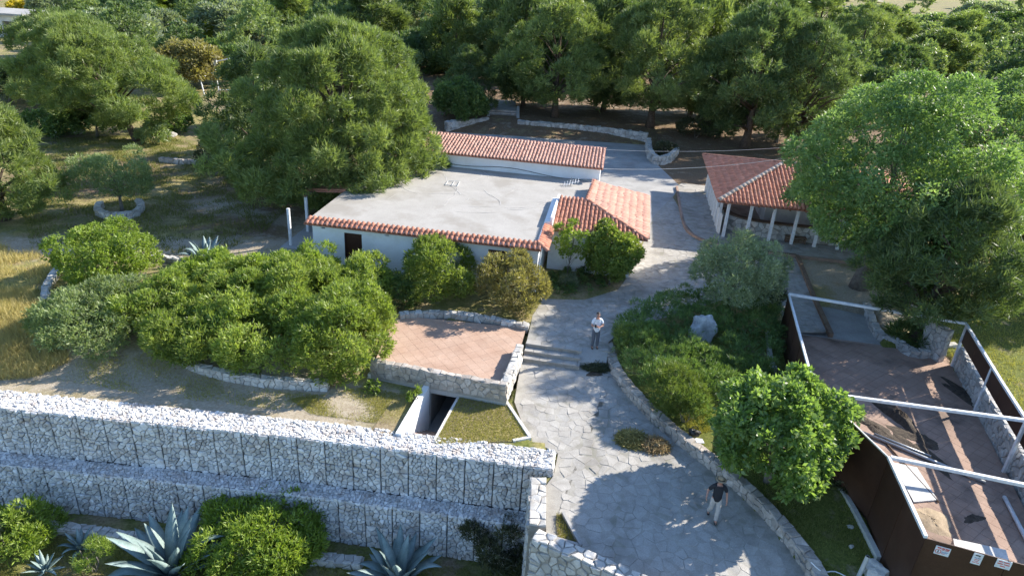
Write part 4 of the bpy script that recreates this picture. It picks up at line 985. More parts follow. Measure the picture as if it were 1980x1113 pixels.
# things lying on the floor
def long_thing(name, label, a, b, wd, ht, mt, cat, z=FZ):
    o = MB().bar(G(a[0], a[1], z) , G(b[0], b[1], z + 0.0), wd, ht).build(name, M[mt]); tag(o, label, cat); return o
def pipe(name, label, a, b, r, mt, cat='pipe', za=FZ, zb=FZ):
    tag(MB().tube([G(a[0], a[1], za + r + .01), G(b[0], b[1], zb + r + .01)], r, 10).build(name, M[mt], None, True), label, cat)
pipe('metal_tube', 'long grey metal tube lying slantwise across the tiled floor', (1655, 830), (1905, 932), 0.06, 'galv')
pipe('metal_tube', 'second grey tube touching the long one on the tiled floor', (1690, 838), (1800, 882), 0.045, 'galv')
pipe('metal_tube', 'shiny white tube standing on the tiled floor at the right edge', (1942, 960), (1990, 1052), 0.07, 'white_paint')
pipe('wood_pole', 'thin brown pole lying along the pale board inside the fence', (1708, 850), (1815, 970), 0.03, 'wood', 'pole')
bd = [G(1724, 895, FZ), G(1772, 905, FZ), G(1812, 968, FZ), G(1766, 972, FZ)]
tag(MB().prism([(p.x, p.y) for p in bd], FZ + .01, FZ + 0.06).build('pale_board', M['dirty_white']), 'large pale sheet of board lying against the fence inside the enclosure', 'board')
cb = [G(1843, 1040, FZ + .45), G(1945, 1062, FZ + .45), G(1952, 1085, FZ + .45), G(1848, 1065, FZ + .45)]
blk = tag(MB().prism([(p.x, p.y) for p in cb], FZ, FZ + 0.45).build('concrete_block', M['old_plaster']), 'long pale concrete block standing behind the signed fence panel', 'block')
def mound(name, label, cat, x, y, rx, ry, h, ang, mt, seed, z=FZ, kind=None, n=26):
    rg = random.Random(seed); c = G(x, y, z); vs = []; fs = []; ca, sa_ = math.cos(ang), math.sin(ang); ph = [rg.uniform(0, 6.28) for _ in range(6)]
    R_ = 7
    for i in range(R_ + 1):
        t = i / R_
        for k in range(n):
            a = 2 * math.pi * k / n; w_ = 1 + 0.22 * math.sin(2 * a + ph[0]) + 0.16 * math.sin(3 * a + ph[1]) + 0.1 * math.sin(5 * a + ph[2]) + 0.06 * math.sin(9 * a + ph[3])
            dx, dy = rx * t * w_ * math.cos(a), ry * t * w_ * math.sin(a)
            vs.append((c.x + dx * ca - dy * sa_, c.y + dx * sa_ + dy * ca, z - 0.02 + (h + 0.02) * (1 - t * t) ** 1.0 * (1 + 0.3 * rg.uniform(-1, 1))))
    for i in range(R_):
        for k in range(n): k2 = (k + 1) % n; fs.append((i * n + k, i * n + k2, (i + 1) * n + k2, (i + 1) * n + k))
    o = MB().add(vs, fs).build(name, M[mt], None, True); tag(o, label, cat, None, kind); return o
mound('dirt_heap', 'brown heap of earth and leaves in the middle of the fenced floor', 'heap', 1735, 805, 1.0, 0.5, 0.28, RAD(100), 'debris', 1)
mound('dirt_patch', 'long dark spread of rotten leaves along the fenced floor', 'heap', 1790, 880, 1.5, 0.45, 0.05, RAD(105), 'debris', 2)
mound('dirt_patch', 'dark oval leaf patch near the long concrete block', 'heap', 1882, 1002, 0.45, 0.25, 0.03, RAD(20), 'debris', 3)
mound('dirt_patch', 'wide dark leaf spread beside the sunlit strip in the enclosure', 'heap', 1770, 845, 0.9, 0.6, 0.05, RAD(140), 'debris', 4)
mound('dirt_patch', 'dark leaf litter under the right hand wall of the enclosure', 'heap', 1875, 770, 2.0, 0.4, 0.06, RAD(108), 'debris', 5)
mound('sand_patch', 'sandy tan patch of spilled gravel in the fence corner', 'heap', 1800, 1005, 0.9, 0.55, 0.08, RAD(100), 'sand', 6)
mound('dirt_patch', 'brown drift of leaves along the inner foot of the brown fence', 'heap', 1690, 825, 1.2, 0.5, 0.07, RAD(120), 'debris', 7)
# signs on the front panel
fd = (FRONT[1] - FRONT[0]); fd.z = 0; fd.normalize(); fn = Vector((fd.y, -fd.x, 0))
if fn.y > 0: fn = -fn
def on_front(px, py):
    r = ROT @ np.array([px - PX, py - PY, FOC]); o = np.array([0, 0, HC]); p0 = np.array(FRONT[0] + fn * 0.012); n_ = np.array(fn)
    t = ((p0 - o) @ n_) / (r @ n_); return Vector(o + r * t)
def sign(label, quad, marks):
    q = [on_front(*p) for p in quad]; c = sum(q, Vector()) / 4
    wv = ((q[1] - q[0]) + (q[2] - q[3])) / 2; W = Vector((wv.x, wv.y, 0)).length; Hh = abs(((q[0].z - q[3].z) + (q[1].z - q[2].z)) / 2)
    r = thing('notice_sign', label, 'sign', c)
    o = c - fd * W / 2 - Vector((0, 0, Hh / 2)); MB().box(o, fd * W, fn * 0.012, (0, 0, Hh)).build('plate', M['sign_white'], r)
    for (x0, x1, y0, y1, mt) in marks:
        p = o + fd * W * x0 + Vector((0, 0, Hh * (1 - y1))) + fn * 0.0125
        MB().box(p, fd * W * (x1 - x0), fn * 0.002, (0, 0, Hh * (y1 - y0))).build('print', M[mt], r)
    return r, o, W, Hh
def words(y0, y1, spans, mt): return [(a, b, y0, y1, mt) for a, b in spans]
r, o, W, Hh = sign('left white warning sign with red heading and round prohibition symbol on brown fence', [(1809.5, 1053), (1839, 1060), (1834, 1075), (1805, 1069)],
    words(.10, .26, [(.12, .38), (.42, .62), (.66, .92)], 'red_ink') + words(.30, .38, [(.40, .6), (.64, .9)], 'red_ink') + words(.52, .58, [(.46, .66), (.69, .92)], 'blue_ink') + words(.64, .70, [(.46, .58), (.61, .85)], 'blue_ink') + words(.76, .82, [(.46, .72)], 'red_ink'))
cc = o + fd * W * 0.24 + Vector((0, 0, Hh * 0.38)) + fn * 0.0145; mb = MB(); vs = []; fs = []
for k in range(20):
    a = 2 * math.pi * k / 20
    for rr in (0.27, 0.20): vs.append(cc + fd * math.cos(a) * Hh * rr + Vector((0, 0, math.sin(a) * Hh * rr)))
for k in range(20): fs.append((2 * k, (2 * k + 2) % 40, (2 * k + 3) % 40, 2 * k + 1))
mb.add(vs, fs).build('ring', M['red_ink'], r)
MB().box(cc - fd * Hh * .04 - Vector((0, 0, Hh * .15)), fd * Hh * .08, fn * 0.002, (0, 0, Hh * .3)).build('figure', M['black'], r)
r, o, W, Hh = sign('middle white sign with a small camera symbol above red lines on brown fence', [(1883, 1067), (1902, 1071.5), (1895, 1092), (1876, 1087)],
    words(.13, .22, [(.22, .72)], 'black') + words(.22, .26, [(.62, .70)], 'black') + words(.38, .44, [(.2, .5), (.55, .82)], 'blue_ink') + words(.52, .58, [(.25, .75)], 'red_ink') + words(.66, .72, [(.3, .7)], 'red_ink') + words(.8, .86, [(.15, .45), (.5, .85)], 'red_ink'))
sign('right white sign with three lines of red text on brown fence', [(1928, 1079), (1958, 1086), (1952, 1101), (1922, 1094)],
    words(.16, .28, [(.14, .4), (.46, .86)], 'red_ink') + words(.42, .54, [(.1, .46), (.52, .9)], 'red_ink') + words(.68, .80, [(.32, .66)], 'red_ink'))
# ================================================================== SMALL THINGS near the fig
pr = thing('pipe_post', 'pale upright pipe stub leaning by the broken wall at the bottom right', 'pipe', G(1660, 1110, -0.9))
a = G(1658, 1118, -0.9); MB().tube([a, a + Vector((0.12, 0.08, 0.85))], 0.065, 12, False).build('pipe_wall', M['dirty_white'], pr, True)
MB().tube([a, a + Vector((0.119, 0.079, 0.84))], 0.05, 12).build('pipe_bore', M['dark_metal'], pr)
strip('garden_curb', 'thin broken concrete curb between fig lawn and the brown fence', [G(1625, 950, -.75), G(1655, 1000, -.75), G(1680, 1050, -.78), G(1698, 1085, -.8)], 0.16, 0.3, 'old_plaster', 0.05, 0.9)
def rock(name, label, c, r, sq, mt, seed, sub=3, cat='rock', parent=None, amp=0.35):
    bm = bmesh.new(); bmesh.ops.create_icosphere(bm, subdivisions=sub, radius=1); rg = random.Random(seed)
    dirs = [(Vector((rg.gauss(0, 1), rg.gauss(0, 1), rg.gauss(0, 1))).normalized(), rg.uniform(.55, .95)) for _ in range(14)]
    for v in bm.verts:
        n = v.co.normalized(); k = 1.0
        for d, lim in dirs:
            q = n.dot(d)
            if q > 0: k = min(k, lim / q)
        k *= 1 + amp * 0.25 * math.sin(7 * n.x + 3 * n.z + seed) * math.cos(6 * n.y)
        v.co = Vector((n.x * sq[0], n.y * sq[1], n.z * sq[2])) * k * r + Vector(c)
    me = bpy.data.meshes.new(name); bm.to_mesh(me); bm.free(); me.materials.append(M[mt]); o = link(name, me, parent)
    if label: tag(o, label, cat)
    return o
rock('rubble_lump', 'broken lump of pale concrete rubble beside the fence corner at the bottom', G(1695, 1105, -0.7), 0.5, (1, 0.8, 0.8), 'old_plaster', 5, 3)
for i, (x, y, r_) in enumerate(((1633, 985, .1), (1642, 1020, .13), (1668, 1018, .12), (1630, 1005, .08), (1645, 1058, .09))):
    rock('stone_chunk', ['small pale stone nearest the fig in the dark grass', 'largest pale stone of the group in the dark grass', 'pale stone touching the thin broken curb', 'tiny pale stone among the group in the dark grass', 'lowest pale stone in the dark grass below the fig'][i], G(x, y, -0.8) + Vector((0, 0, .04)), r_, (1.2, 1, .7), 'limestone', i + 20, 2, 'stone')
mb = MB(); pts = smooth_path([G(1568, 1086, -.35), G(1590, 1104, -.6), G(1615, 1104, -.7), G(1640, 1116, -.75)], .1); tag(mb.tube(pts, 0.018, 5).build('white_cable', M['white_paint']), 'loose white cable curling over the end of the bed wall', 'cable')
bg_ = thing('black_bag', 'crumpled black bag resting on the bed wall beside the fig', 'bag', G(1341, 838, -.4))
rock('bag_body', None, G(1341, 840, -.35) + Vector((0, 0, .1)), 0.24, (1.1, .8, .8), 'black', 8, 3, parent=bg_)
mb = MB(); c = G(1341, 840, -.35) + Vector((0, 0, .28)); mb.tube([c + Vector((-.14, 0, 0)), c + Vector((-.06, 0, .1)), c + Vector((.06, 0, .1)), c + Vector((.14, 0, 0))], 0.018, 5); mb.build('strap', M['black'], bg_)
q = [G(1343, 846, -.36), G(1358, 848, -.36), G(1362, 856, -.36), G(1347, 855, -.36)]
tag(MB().prism([(p.x, p.y) for p in q], -.38, -.355).build('paper_sheet', M['white_cloth']), 'folded white paper lying on the bed wall next to the black bag', 'paper')
# boulder in the bed
rk = rock('boulder', 'tall pale grey boulder standing in the dark planted bed', G(1357, 662, 0.0) + Vector((0, .3, 0.45)), 0.85, (0.85, .7, 1.05), 'boulder', 3, 4)
rock('small_boulder', 'loose dark stone heap at the foot of the step block', G(1150, 722, -.5) + Vector((0, 0, -.05)), 0.3, (1.6, .8, .4), 'debris', 9, 3)
rock('slab_stone', 'flat pale rock lying behind the pavilion roof', Q(7.5, 15, 0.5), 1.1, (1.6, .8, .5), 'limestone', 14, 3)
for i, (x, y, r_) in enumerate(((330, 265, .5), (150, 258, .45), (108, 258, .5))):
    rock('garden_rock', ['pale rock at the foot of the left mid pine', 'pale rock left of the mid pine trunk', 'rock beside the sunlit edge of the left pine'][i], G(x, y, 0.0) + Vector((0, 0, .15)), r_, (1.3, 1, .7), 'limestone', i + 40, 3)
# slabs / white frame under the pines at the left
tag(MB().prism([(p.x, p.y) for p in (G(355, 200), G(432, 212), G(432, 240), G(395, 222))], 0.0, 0.25).build('concrete_slab', M['concrete']), 'grey slanted concrete slab under the pines left of the big pine', 'slab')
wfz = gz(*G(400, 185)[:2])
wf_ = thing('broken_stand', 'broken white pipe frame standing under the pines', 'frame', G(400, 182, wfz))
b0, b1, b2 = G(395, 182, wfz), G(423, 176, wfz), G(412, 170, wfz)
for nm, a, b in (('leg', b0, b0 + Vector((-.4, .3, 1.6))), ('upright', b1, b1 + Vector((-.2, 0, 4.2))), ('leg', b2, b2 + Vector((0, 0, 1.7))), ('rail', b0 + Vector((-.4, .3, 1.6)), b1 + Vector((-.1, 0, 2.0))), ('arm', b1 + Vector((-.15, 0, 3.0)), b1 + Vector((1.5, .4, 3.4))), ('brace', b1 + Vector((0, 0, .1)), b1 + Vector((2.0, 0, .2))), ('seat_rail', b2 + Vector((0, 0, 1.7)), b1 + Vector((-.1, 0, 1.7)))):
    MB().tube([a, b], 0.07, 8).build(nm, M['white_paint'], wf_)
MB().box(b1 + Vector((-.45, -.1, 2.7)), (0.6, 0, 0.1), (0, 0.2, 0), (0, 0, 0.45)).build('lamp_head', M['white_paint'], wf_)
# far house at the top left
fx = G(10, 48, 3.0); fh = thing('distant_house', 'flat roofed pale concrete house far off at the top left corner', 'house', (fx.x, fx.y, gz(fx.x, fx.y)))
z0 = gz(fx.x, fx.y)
def fbox(name, mt, x0, x1, y0, y1, za, zb, par=fh): return MB().box((fx.x + x0, fx.y + y0, z0 + za), (x1 - x0, 0, 0), (0, y1 - y0, 0), (0, 0, zb - za)).build(name, M[mt], par)
fbox('wall', 'old_plaster', -9, -0.4, 0, 7, -.5, 3); fbox('wall', 'old_plaster', 1.4, 2.6, 0, 7, -.5, 3); fbox('lintel', 'old_plaster', -0.4, 1.4, 0.0, 0.3, 2.2, 3); fbox('rear_wall', 'old_plaster', -0.4, 1.4, 5, 5.3, -.5, 3)
fbox('roof', 'concrete', -9.5, 3.1, -.5, 7.5, 3.002, 3.3); wn = fbox('window', 'dark_metal', -5, -3.6, -.03, .02, 1, 2.2); fbox('sill', 'concrete', -5.1, -3.5, -.12, .0, .9, .998, wn)
# road far away
rp = Path([(150, 330, 0), (160, 420, 0), (190, 520, 0), (330, 700, 0)], 10)
vs = []; fs = []
for i in range(41):
    p, t, l = rp.at(rp.L * i / 40)
    for s_ in (4, -4): q = p + l * s_; vs.append((q.x, q.y, gz(q.x, q.y) + 0.6))
    if i: k = 2 * i; fs.append((k - 2, k - 1, k + 1, k))
tag(MB().add(vs, fs).build('road', M['concrete']), kind='structure')

TRQ = [G(1076, 992, -0.86), G(1088, 990, -0.86), G(1122, 1052, -0.92), G(1078, 1042, -0.92)]
tag(MB().prism([(p.x, p.y) for p in TRQ], -1.2, [zfore(p.y) + 0.03 for p in TRQ]).build('planting_soil', bpy.data.materials['earth']), kind='structure')
# ================================================================== VEGETATION
def unit(a): return a / np.maximum(np.linalg.norm(a, axis=-1, keepdims=True), 1e-9)
def leaves_from(clumps, rs, per_area, nleaf, L, W, spread=0.7, up=0.3, out=0.8, shell=(0.72, 1.05), tri=False, center=None, squash=0.8, droop=0.0, inner=0.12, tone=0.35, maxt=10**9, minup=-0.75):
    """clumps (n,4): centre + radius. Twig tufts spread over every clump, each a spray of leaves. -> verts, faces, rnd"""
    cl = np.asarray(clumps, float); ctr = np.asarray(center if center is not None else cl[:, :3].mean(0))
    k = np.maximum(6, (per_area * 4 * np.pi * cl[:, 3] ** 2)).astype(int)
    idx = np.repeat(np.arange(len(cl)), k); n = len(idx)
    c = cl[idx, :3]; r = cl[idx, 3]
    o = unit(cl[:, :3] - ctr)[idx]
    d = unit(rs.normal(size=(n, 3)) + out * o + np.array([0, 0, 0.25]))
    keep = d[:, 2] > minup; d, c, r, idx = d[keep], c[keep], r[keep], idx[keep]; n = len(idx)
    f = rs.uniform(shell[0], shell[1], n); ins = rs.random(n) < inner; f = np.where(ins, rs.uniform(0.2, 0.7, n), f)
    p = c + d * (r * f)[:, None] * np.array([1, 1, squash])
    # thin out what lies deep inside a neighbouring clump
    alive = np.ones(n, bool)
    for j in range(len(cl)):
        dd = np.linalg.norm((p - cl[j, :3]) / np.array([1, 1, squash]), axis=1)
        alive &= ~((dd < cl[j, 3] * 0.62) & (idx != j) & (rs.random(n) < 0.85))
    p, d, idx = p[alive], d[alive], idx[alive]; n = len(p)
    ctone = rs.uniform(-tone / 2, tone / 2, len(cl))[idx]
    ax = unit(d + np.array([0, 0, up]) + rs.normal(size=(n, 3)) * 0.25)
    ttone = 0.5 + ctone + rs.normal(size=n) * 0.10
    m = n * nleaf
    P = np.repeat(p, nleaf, 0) + rs.normal(size=(m, 3)) * L * 0.22
    A = unit(np.repeat(ax, nleaf, 0) + rs.normal(size=(m, 3)) * spread + np.array([0, 0, -droop]))
    ll = L * rs.uniform(0.6, 1.25, m)[:, None]; ww = W * rs.uniform(0.7, 1.2, m)[:, None]
    side = unit(np.cross(A, rs.normal(size=(m, 3))))
    tn = np.clip(np.repeat(ttone, nleaf) + rs.normal(size=m) * 0.13, 0.02, 0.98)
    if tri:
        V = np.stack([P - side * ww / 2, P + side * ww / 2, P + A * ll], 1); F = np.arange(m * 3).reshape(m, 3); R_ = np.repeat(tn, 3)
    else:
        nb = np.cross(A, side); mid = P + A * ll * 0.45 + nb * ll * 0.06
        V = np.stack([P, mid + side * ww / 2, P + A * ll, mid - side * ww / 2], 1); F = np.arange(m * 4).reshape(m, 4); R_ = np.repeat(tn, 4)
    return V.reshape(-1, 3), F, R_
def soup(name, parts, mt, parent=None, offset=(0, 0, 0)):
    vs, fs, rs_ = [], [], []; b = 0
    for v, f, r in parts: vs.append(v); fs.append(f + b); rs_.append(r); b += len(v)
    me = bpy.data.meshes.new(name); fill_mesh(me, np.concatenate(vs), np.concatenate(fs), np.concatenate(rs_)); me.materials.append(M[mt] if isinstance(mt, str) else mt)
    return me
TRI = [0]
# recipes: leaf geometry per kind of plant
KIND = {
 'pine':     dict(per_area=7.5, nleaf=9, L=0.38, W=0.062, spread=0.6, up=0.75, out=0.9, tri=True, squash=0.75, inner=0.15, tone=0.4),
 'pine_mid': dict(per_area=4.3, nleaf=8, L=0.46, W=0.09, spread=0.6, up=0.75, out=0.9, tri=True, squash=0.75, inner=0.12, tone=0.4),
 'pine_far': dict(per_area=4.5, nleaf=8, L=0.65, W=0.12, spread=0.6, up=0.7, out=0.9, tri=True, squash=0.75, inner=0.1, tone=0.4),
 'ash':      dict(per_area=9, nleaf=6, L=0.24, W=0.08, spread=0.9, up=0.1, out=0.8, squash=0.7, droop=0.35, inner=0.2, tone=0.35),
 'olive':    dict(per_area=20, nleaf=6, L=0.18, W=0.045, spread=0.7, up=0.6, out=0.8, squash=0.85, inner=0.2, tone=0.3),
 'shrub':    dict(per_area=19, nleaf=7, L=0.21, W=0.052, spread=0.6, up=0.8, out=0.7, squash=0.9, inner=0.1, tone=0.35),
 'round':    dict(per_area=24, nleaf=6, L=0.14, W=0.07, spread=0.8, up=0.4, out=0.8, squash=0.85, inner=0.1, tone=0.3),
 'fig':      dict(per_area=17, nleaf=6, L=0.20, W=0.12, spread=0.85, up=0.3, out=0.8, squash=0.85, droop=0.25, inner=0.12, tone=0.25),
 'hedge':    dict(per_area=26, nleaf=8, L=0.16, W=0.028, spread=0.5, up=0.9, out=0.5, tri=True, squash=0.9, inner=0.1, tone=0.4),
}
def dome_clumps(rs, r, h, n, cr, low=-0.35, zc=0.5, ry=None):
    d = unit(rs.normal(size=(n * 3, 3))); d = d[d[:, 2] > low][:n]; f = rs.uniform(0.62, 0.86, len(d)); an = np.arctan2(d[:, 1], d[:, 0]); ph = rs.uniform(0, 6.28, 3)
    f = (f * (0.94 + 0.13 * np.sin(2 * an + ph[0]) + 0.11 * np.sin(3 * an + ph[1] + 2 * d[:, 2]) + 0.06 * np.sin(5 * an + ph[2])))[:, None]
    c = d * f * np.array([r, ry or r, h * (1 - zc)]) ; c[:, 2] += h * zc
    low_ = c[:, 2] < h * 0.25; c[low_, :2] *= 0.9
    return np.column_stack([c, cr * rs.uniform(0.7, 1.3, len(d))])
def pine_clumps(rs, r, h, n, cb=0.22, cr=0.13, lean=(0, 0), flat=1.0):
    out = []
    ph = rs.uniform(0, 6.28, 4)
    for i in range(n):
        t = rs.random() ** 0.85; an = rs.uniform(0, 2 * np.pi)
        R_ = r * min(1.0, 0.35 + 3.0 * t) * max(0.0, 1 - t ** (2.1 * flat)) ** 0.62 * (0.80 + 0.16 * np.sin(2 * an + ph[0]) + 0.12 * np.sin(3 * an + ph[1] + 3 * t) + 0.10 * np.sin(5 * an + ph[2] + 7 * t))
        f = rs.uniform(0.35, 0.95) ** 0.6
        z = h * (cb + (1 - cb) * t * 0.95) - (1 - f) * 0.02 * h
        out.append((np.cos(an) * R_ * f + lean[0] * t, np.sin(an) * R_ * f + lean[1] * t, z, cr * r * rs.uniform(0.65, 1.35) * (0.8 + 0.35 * (1 - t))))
    return np.array(out)
def trunk_mesh(name, rs, clumps, h, r0, mt, top=0.75, limbs=14, bend=0.3, lean=(0, 0), multi=1, cb=0.15):
    mb = MB(); rg = random.Random(int(rs.integers(1e6)))
    for s_ in range(multi):
        a0 = rg.uniform(0, 6.28); n = 8; pts = []
        for i in range(n + 1):
            t = i / n; w_ = 0.5 * (1 - math.cos(t * math.pi))
            sx = (math.cos(a0) * 0.25 * h * t if multi > 1 else 0)
            sy = (math.sin(a0) * 0.25 * h * t if multi > 1 else 0)
            pts.append(Vector((sx + lean[0] * t + bend * 0.3 * math.sin(3 * t + a0), sy + lean[1] * t + bend * 0.3 * math.cos(2.4 * t + a0) - bend * .3 * math.cos(a0), h * top * t - 0.1)))
        rr = [max(0.02, r0 / math.sqrt(multi) * (1 - 0.86 * (i / n)) * (1.35 if i == 0 else 1)) for i in range(n + 1)]
        mb.tube(pts, rr, 8)
        ids = list(range(len(clumps))); rg.shuffle(ids)
        for j in ids[:limbs // multi]:
            c = Vector(clumps[j][:3]); tt = min(0.95, max(cb, (c.z / (h * top)) * 0.62 + rg.uniform(-.08, .08)))
            k = tt * n; i = min(n - 1, int(k)); b0 = pts[i].lerp(pts[i + 1], k - i); br = r0 / math.sqrt(multi) * (1 - 0.86 * tt) * 0.42
            m1 = b0.lerp(c, 0.5) + Vector((rg.uniform(-.1, .1), rg.uniform(-.1, .1), rg.uniform(0, .12))) * (c - b0).length
            mb.tube([b0, m1, c], [br, br * 0.65, br * 0.22], 5)
    return mb.mesh(name, M[mt], True)
def place(name, me, parent):
    o = bpy.data.objects.new(name, me); C.objects.link(o); o.parent = parent; return o
def plant(name, label, cat, base, clumps, kind, leaf, seed, h, r0, bark='bark', rz=0.0, group=None, limbs=14, top=0.75, bend=0.3, lean=(0, 0), multi=1, extra=None, cname='crown', tname='trunk', **over):
    rs = np.random.default_rng(seed); kw = dict(KIND[kind]); kw.update(over)
    root = thing(name, label, cat, base, rz, group)
    parts = [leaves_from(clumps, rs, **kw)]
    me = soup('crown', parts, leaf); TRI[0] += sum(len(f) * (f.shape[1] - 2) for v, f, r in parts)
    place(cname, me, root); place(tname, trunk_mesh('trunk', rs, clumps, h, r0, bark, top, limbs, bend, lean, multi), root)
    return root
def copy_plant(src, label, base, rz, sc, group=None):
    r = src.copy(); C.objects.link(r); r.location = base; r.rotation_euler = (0, 0, rz); r.scale = sc if hasattr(sc, '__len__') else (sc, sc, sc); r['label'] = label
    if group: r['group'] = group
    for ch in list(src.children):
        c = ch.copy(); C.objects.link(c); c.parent = r
    return r
RS = np.random.default_rng
def gpos(x, y, z=None):
    g = G(x, y, 0.0)
    for _ in range(6): g = G(x, y, gz(g.x, g.y))
    return g
def pine(label, px, pyb, ytop, hw, seed, leaf='pine', n=110, kind='pine', cb=0.2, cr=0.14, flat=1.0, r0=None, lean=(0, 0), yscale=1.0, group='pine trees', base=None, **kw):
    b = base if base is not None else gpos(px, pyb); d = math.dist(b, (0, 0, HC)); r = hw * d / FOC; h = rise(b, ytop + 0.0) * 0.97
    cl = pine_clumps(RS(seed), r, h, n, cb, cr, lean, flat)
    return plant('pine_tree', label, 'tree', b, cl, kind, leaf, seed, h, r0 or 0.03 * h, 'bark', group=group, limbs=26, top=0.86, lean=lean, **kw)
def shrub(name, label, px, yb, yt, hw, seed, leaf, kind='shrub', z=None, n=26, cr=0.36, cat='shrub', group=None, low=-0.85, zc=0.47, r0=0.05, multi=3, bark='bark_grey', ry=None, back=0.75, **kw):
    zz = z if z is not None else gz(*G(px, yb, 0.0)[:2])
    b, r, h = spot(px, yb, yt, hw, zz, back)
    b.z = zz if z is not None else gz(b.x, b.y)
    h = max(h - 0.55 * cr * r, 0.3); r *= 1 - 0.35 * cr
    cl = dome_clumps(RS(seed), r, h, n, cr * r, low, zc, ry * r if ry else None)
    return plant(name, label, cat, b, cl, kind, leaf, seed, h, r0, bark, group=group, limbs=10, top=0.7, multi=multi, tname='stems', cname='foliage', **kw)

# ---------------- the big pines
pine('huge bushy pine leaning over the flat house roof', 668, 398, 20, 226, 101, 'pine', 560, cb=0.04, cr=0.088, flat=1.25, r0=0.55)
pine('added pine, leaves darkened for the shaded left side of the huge pine', 505, 345, 75, 105, 113, 'pine_dark', 130, kind='pine_mid', cb=0.03, cr=0.13)  # stands in for the huge pine's shaded side, shade put into dark leaves
pine('broad pale green pine with a bare trunk left of the big pine', 268, 272, 30, 142, 102, 'pine_young', 240, cb=0.2, cr=0.10, r0=0.3, lean=(-4.0, 0))
pine('bright bushy pine cut by the left edge of the picture', 8, 425, 178, 112, 103, 'pine_young', 220, cb=0.1, cr=0.11, r0=0.3)
pine('tall pine on a bare trunk behind the patio stairs', 1072, 226, -20, 138, 104, 'pine', 208, kind='pine_mid', cb=0.15, cr=0.11)
pine('tall straight pine rising from the right end of the patio wall', 1255, 246, -30, 148, 105, 'pine', 192, kind='pine_mid', cb=0.2, cr=0.11)
pine('dark spreading pine behind the pavilion', 1440, 285, -10, 150, 106, 'pine_dark', 208, kind='pine_mid', cb=0.15, cr=0.11)
pine('shaded pine between the pavilion and the bright deciduous tree', 1530, 300, 30, 125, 107, 'pine_dark', 176, kind='pine_mid', cb=0.15, cr=0.11)
pine('flat topped pine behind the bright deciduous tree', 1640, 190, 5, 95, 108, 'pine', 100, kind='pine_mid', cb=0.15, cr=0.15)
pine('small dark pine hiding the left side of the patio stairs', 905, 232, 85, 70, 109, 'pine_dark', 80, cb=0.05, cr=0.18)
pine('dark low pine overhanging the fence enclosure on the right', 1815, 668, 345, 165, 110, 'pine_dark', 240, cb=0.26, cr=0.11, r0=0.28, lean=(1.0, 0.5), base=G(1765, 664, -0.3))
pine('pine at the far left standing behind the grey olive', 150, 200, 20, 120, 111, 'pine', 100, kind='pine_mid', cb=0.1, cr=0.16)
pine('olive toned pine beside the right frame edge beyond the grass', 2040, 600, 380, 110, 112, 'pine_young', 110, cb=0.08, cr=0.16, base=G(2040, 585, 0))
# ---------------- broadleaf trees
def broad(label, px, pyb, ytop, hw, seed, leaf, kind, n, cr, zc, hfrac, r0, base=None, name='broadleaf_tree', group=None, low=-0.5, limbs=30, **kw):
    b = base if base is not None else gpos(px, pyb); d = math.dist(b, (0, 0, HC)); r = hw * d / FOC; h = rise(b, ytop) - 0.5 * cr * r; rs = RS(seed)
    cl = dome_clumps(rs, r, h, n, cr * r, low, zc)
    inner_ = dome_clumps(rs, r * 0.62, h * 0.92, n // 3, cr * r, low, zc); cl = np.concatenate([cl, inner_])
    return plant(name, label, 'tree', b, cl, kind, leaf, seed, h, r0, 'bark_grey', group=group, limbs=limbs, top=0.72, **kw)
bt = G(1662, 556, 0)
broad('large bright green deciduous tree with the fluted trunk right of the pavilion', 1662, 556, 104, 192, 120, 'ash', 'ash', 84, 0.20, 0.53, 1, 0.42, base=bt, low=-0.9)
broad('bright green deciduous tree cut by the right frame edge', 1860, 520, 108, 160, 121, 'ash', 'ash', 62, 0.21, 0.58, 1, 0.4, base=G(1862, 490, 0))
shrub('fig_tree', 'dense glossy fig tree on the bed above the forecourt', 1472, 986, 720, 132, 722, 'fig', 'fig', z=-0.6, n=120, cr=0.18, cat='tree', r0=0.16, multi=2, low=-0.6, zc=0.52, back=0.6)
broad('silvery olive tree growing out of the dark bed', 1400, 620, 455, 92, 123, 'olive', 'olive', 34, 0.26, 0.6, 1, 0.12, base=G(1405, 618, -.1), name='olive_tree')
broad('small dark olive tree inside the round stone ring', 238, 408, 285, 68, 124, 'olivegreen', 'olive', 26, 0.3, 0.6, 1, 0.12, name='olive_tree', per_area=14, L=0.2)
broad('slender yellow green tree against the annex wall', 1100, 520, 412, 30, 125, 'bright', 'round', 20, 0.34, 0.62, 1, 0.035, base=G(1098, 541, 0), name='young_tree', low=-0.95, per_area=22)
broad('round crowned little tree near the annex corner', 1178, 525, 432, 52, 126, 'oleander', 'round', 46, 0.30, 0.58, 1, 0.05, base=G(1176, 549, 0), name='young_tree', low=-0.95, per_area=36)
